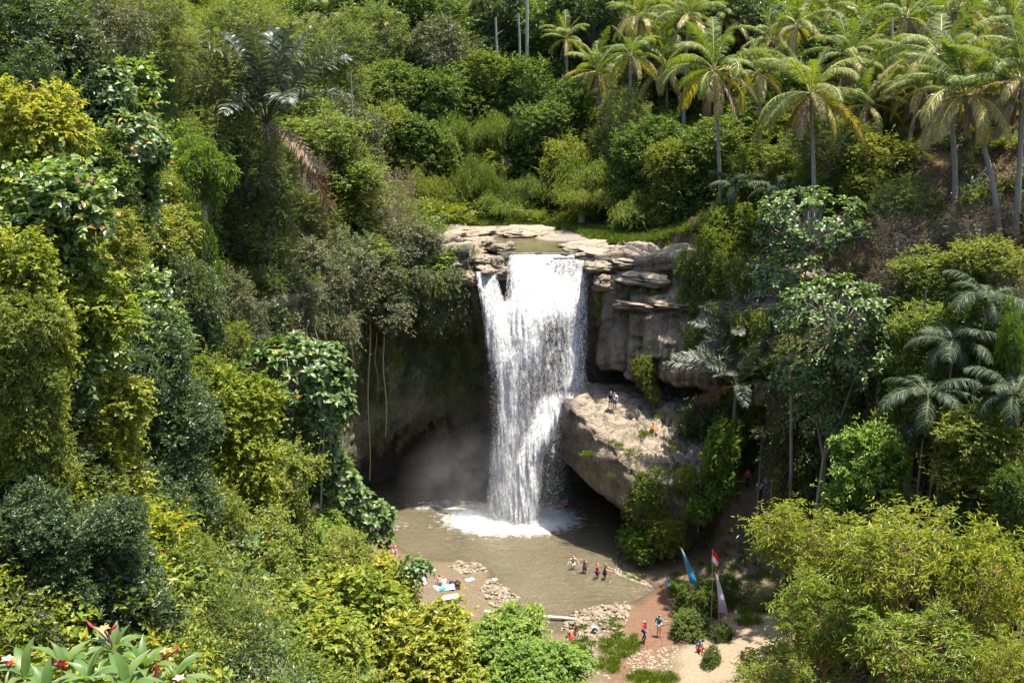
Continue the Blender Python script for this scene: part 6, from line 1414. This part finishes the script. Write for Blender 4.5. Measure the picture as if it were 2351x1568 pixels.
# ------------------------------------------------------------------ stones of the banks (pieces of the ground), gravel, grass tufts
STONE = plain('bank_stone', (0.20, 0.168, 0.125), .9, .35, 3); STONE2 = plain('brown_stone', (0.13, 0.10, 0.072), .9, .35, 3)
SM = []
for k in range(4):
    me = boulder_mesh(200 + k * 7, .45 + .08 * k, 7, 9, .22, 2.6); me.materials.clear(); me.materials.append(STONE if k % 2 else STONE2); SM.append(me)
r = np.random.default_rng(31); PILES = [((1045, 1290), (1100, 1292), (1120, 1312), (1060, 1318), (1030, 1300)), ((1125, 1330), (1160, 1345), (1190, 1370), (1180, 1398), (1130, 1392), (1100, 1350)), ((1290, 1425), (1330, 1402), (1390, 1388), (1450, 1388), (1440, 1420), (1370, 1425), (1300, 1445)), ((1300, 1440), (1440, 1420), (1430, 1470), (1380, 1500), (1300, 1470)), ((1440, 1500), (1560, 1480), (1540, 1540), (1440, 1560)), ((1410, 1300), (1480, 1332), (1500, 1345), (1450, 1335), (1412, 1314)), ((1300, 1490), (1380, 1500), (1400, 1560), (1330, 1530))]
WT = [70, 90, 120, 40, 40, 60, 24]; nst = 0; extraV, extraF, n0 = [], [], 0
sv = np.array([v.co[:] for v in SM[1].vertices]); sf = np.array([list(p_.vertices) for p_ in SM[1].polygons])
for pl, wt in zip(PILES, WT):
    q = np.array(pl, float); lo, hi = q.min(0), q.max(0); c = 0
    while c < wt * 6:
        u, v = lo + (hi - lo) * r.random(2)
        if float(poly_sd(q, np.array([u]), np.array([v]))[0]) > 0: continue
        c += 1; pz = on(u, v, None, 3); big = c <= wt and nst < 300; s = (.11 + .13 * r.random() ** 2) if big else (.05 + .08 * r.random()); zup = max(pz[2], -.03) + (.12 * r.random() if big else .0)
        if big: obj('stone', SM[int(r.integers(4))], ground, (pz[0], pz[1], zup), (r.normal(0, .3), r.normal(0, .3), r.random() * 6), (s * (1.1 + .5 * r.random()), s, s)); nst += 1
        else:
            a = r.random() * 6.28; V = sv * s; V = np.stack([V[:, 0] * math.cos(a) - V[:, 1] * math.sin(a), V[:, 0] * math.sin(a) + V[:, 1] * math.cos(a), V[:, 2]], -1) + np.array([pz[0], pz[1], zup]); extraV.append(V); extraF.append(sf + n0); n0 += len(V)
gv = obj('gravel', npmesh('gravel', np.concatenate(extraV), np.concatenate(extraF), STONE)); tag(gv, 'small stones and gravel on the river banks', None, None, 'stuff')
TUFT = [grass_clump(61, M_GRASS, 60, .32, .02, .5), grass_clump(62, M_GRASS, 50, .24, .018, .5), grass_clump(63, M_GRASS, 70, .42, .02, .4)]
Pp = []
for (u0, v0, ru, rv, n) in [(1425, 1480, 48, 28, 130), (1395, 1525, 28, 20, 70), (1330, 1490, 30, 26, 60), (1500, 1555, 60, 14, 120), (1720, 1425, 30, 12, 40), (1330, 1440, 20, 10, 14), (1440, 1330, 40, 14, 50), (1550, 1345, 20, 30, 60), (1730, 1400, 60, 14, 70), (1405, 1432, 30, 18, 26), (1700, 1300, 80, 40, 120), (1640, 1240, 60, 70, 160), (1800, 1190, 50, 40, 80)]:
    for _ in range(int(n * .75)):
        a, q = r.random() * 6.28, r.random() ** .6; Pp.append(on(u0 + ru * q * math.cos(a), v0 + rv * q * math.sin(a), None, 5))
n = len(Pp); scatter('grass', 'tufts of grass and weeds on the banks by the pool', Pp, np.stack([np.zeros(n), np.zeros(n), r.random(n) * 6.28], -1), .4 + .45 * r.random(n), r.integers(0, 3, n), TUFT)
Pp = [];  # weeds in the cracks of the ledge
for (u, v, n, s) in [(1480, 1000, 10, 8), (1420, 1020, 8, 10), (1540, 1035, 12, 12), (1450, 1040, 10, 12), (1350, 1000, 6, 6), (1520, 960, 10, 14), (1560, 1075, 20, 16), (1500, 1085, 20, 20)]:
    for _ in range(n): Pp.append(on_ledge(u + r.normal(0, s), v + r.normal(0, s * .5)))
n = len(Pp); scatter('grass', 'weeds growing in the cracks of the rock ledge', Pp, np.stack([np.zeros(n), np.zeros(n), r.random(n) * 6.28], -1), .35 + .5 * r.random(n), r.integers(0, 3, n), TUFT)

# ------------------------------------------------------------------ frangipani at the bottom left
PLM = [big_leaf_mesh(k + 20, M_PLUM, 1.0, .30, d, .05) for k, d in enumerate((.12, .3, .5))]
PETAL_O = plain('orange_petal', (0.80, 0.20, 0.05), .5, .15, 8); PETAL_R = plain('red_petal', (0.62, 0.03, 0.07), .5, .2, 8); PETAL_W = plain('pale_petal', (0.75, 0.30, 0.24), .5, .15, 8)
FSTEM = plain('frangipani_stem', (0.22, 0.17, 0.13), .8, .25, 10); REDST = plain('red_flower_stalk', (0.25, 0.06, 0.07), .6, .2, 10)
pet = big_leaf_mesh(40, PETAL_O, 1.0, .62, .25, .12); pet_r = big_leaf_mesh(41, PETAL_R, 1.0, .62, .25, .12); pet_w = big_leaf_mesh(42, PETAL_W, 1.0, .62, .25, .12)
bx, by = P(240, 1600, 10.5).x, 10.5; fg = tz(bx, by)
fr = thing('frangipani', 'frangipani shrub with long leaves and orange red flowers at the bottom left', 'shrub', (bx, by, fg)); base = Vector((bx, by, fg)); r = np.random.default_rng(77)
stems = MB(); heads = [(265, 1500, 10.2, 15), (150, 1535, 9.8, 13), (330, 1540, 10.0, 13), (60, 1560, 9.6, 12), (205, 1565, 9.4, 12), (400, 1565, 10.3, 10), (290, 1580, 9.3, 12), (110, 1600, 9.2, 12), (20, 1600, 9.6, 10)]
for (u, v, y, nl) in heads:
    q = P(u, v, y) - base; low_ = Vector((q.x * .35, q.y * .35, -.5)); stems.tube([low_, (low_ + q) / 2 + Vector((.15, .1, .1)), q], [.07, .055, .04], 7)
    a = r.random() * 6
    for i in range(nl):
        a += 2.399; el = 1.1 - 1.3 * i / nl + r.normal(0, .12); ax = np.array([math.cos(a) * math.cos(el), math.sin(a) * math.cos(el), math.sin(el)]); up = nrmz(np.array([-math.cos(a) * math.sin(el), -math.sin(a) * math.sin(el), math.cos(el)])); side = np.cross(ax, up); L = .38 * (.75 + .4 * r.random()); M = np.stack([side, ax, up], 1) * L; p_ = np.array(q) + ax * .03
        o = obj('leaf', PLM[i % 3], fr); o.matrix_local = Matrix((M[0].tolist() + [p_[0]], M[1].tolist() + [p_[1]], M[2].tolist() + [p_[2]], [0, 0, 0, 1]))
obj('stems', stems.mesh('stems', FSTEM, True), fr)
stalk = MB()
for (u, v, y, hu, hv, pm, buds) in [(240, 1448, 10.2, 262, 1500, pet, 2), (142, 1527, 9.7, 150, 1545, pet_r, 0), (150, 1530, 9.7, 150, 1545, pet, 0), (18, 1518, 9.6, 20, 1560, pet_w, 0), (383, 1500, 10.1, 345, 1545, pet, 1), (25, 1525, 9.6, 20, 1560, pet, 0), (412, 1562, 10.0, 400, 1580, pet_w, 0)]:
    c = P(u, v, y) - base; s0 = P(hu, hv, y) - base; stalk.tube([s0, (s0 + c) / 2 + Vector((.02, 0, 0)), c], [.014, .012, .010], 5)
    fl_ = obj('flower', MB().tube([c - Vector((0, 0, .03)), c + Vector((0, 0, .012))], [.008, .016], 6).mesh('flower', PETAL_O, True), fr)
    for i in range(5):
        a = i * 1.2566 + u; ax = np.array([math.cos(a) * .8, math.sin(a) * .8, .6]); up = np.array([-math.cos(a) * .6, -math.sin(a) * .6, .8]); M = np.stack([np.cross(ax, up), ax, up], 1) * .085; p_ = np.array(c)
        o = obj('petal', pm, fl_); o.matrix_local = Matrix((M[0].tolist() + [p_[0]], M[1].tolist() + [p_[1]], M[2].tolist() + [p_[2]], [0, 0, 0, 1]))
    for b_ in range(buds):
        e = c + Vector(((-1) ** b_ * .11 - .02, 0, .02 + .03 * b_)); stalk.tube([(s0 + c) / 2, (c + e) / 2 - Vector((0, 0, .03)), e], [.010, .009, .009], 5); obj('flower_bud', MB().tube([e, e + Vector(((-1) ** b_ * .03, 0, .03)), e + Vector(((-1) ** b_ * .055, 0, .07))], [.012, .018, .004], 6).mesh('flower_bud', PETAL_R, True), fr)
for (u, v, v2) in [(122, 1505, 1530), (360, 1520, 1560)]:
    c = P(u, v, 9.8) - base; s0 = P(u - 4, v2, 9.8) - base; obj('flower_bud', MB().tube([s0, (s0 + c) / 2, c], [.010, .018, .006], 6).mesh('flower_bud', PETAL_R, True), fr)
obj('flower_stalks', stalk.mesh('flower_stalks', REDST, True), fr)
print('ALL DONE', len(bpy.data.objects))
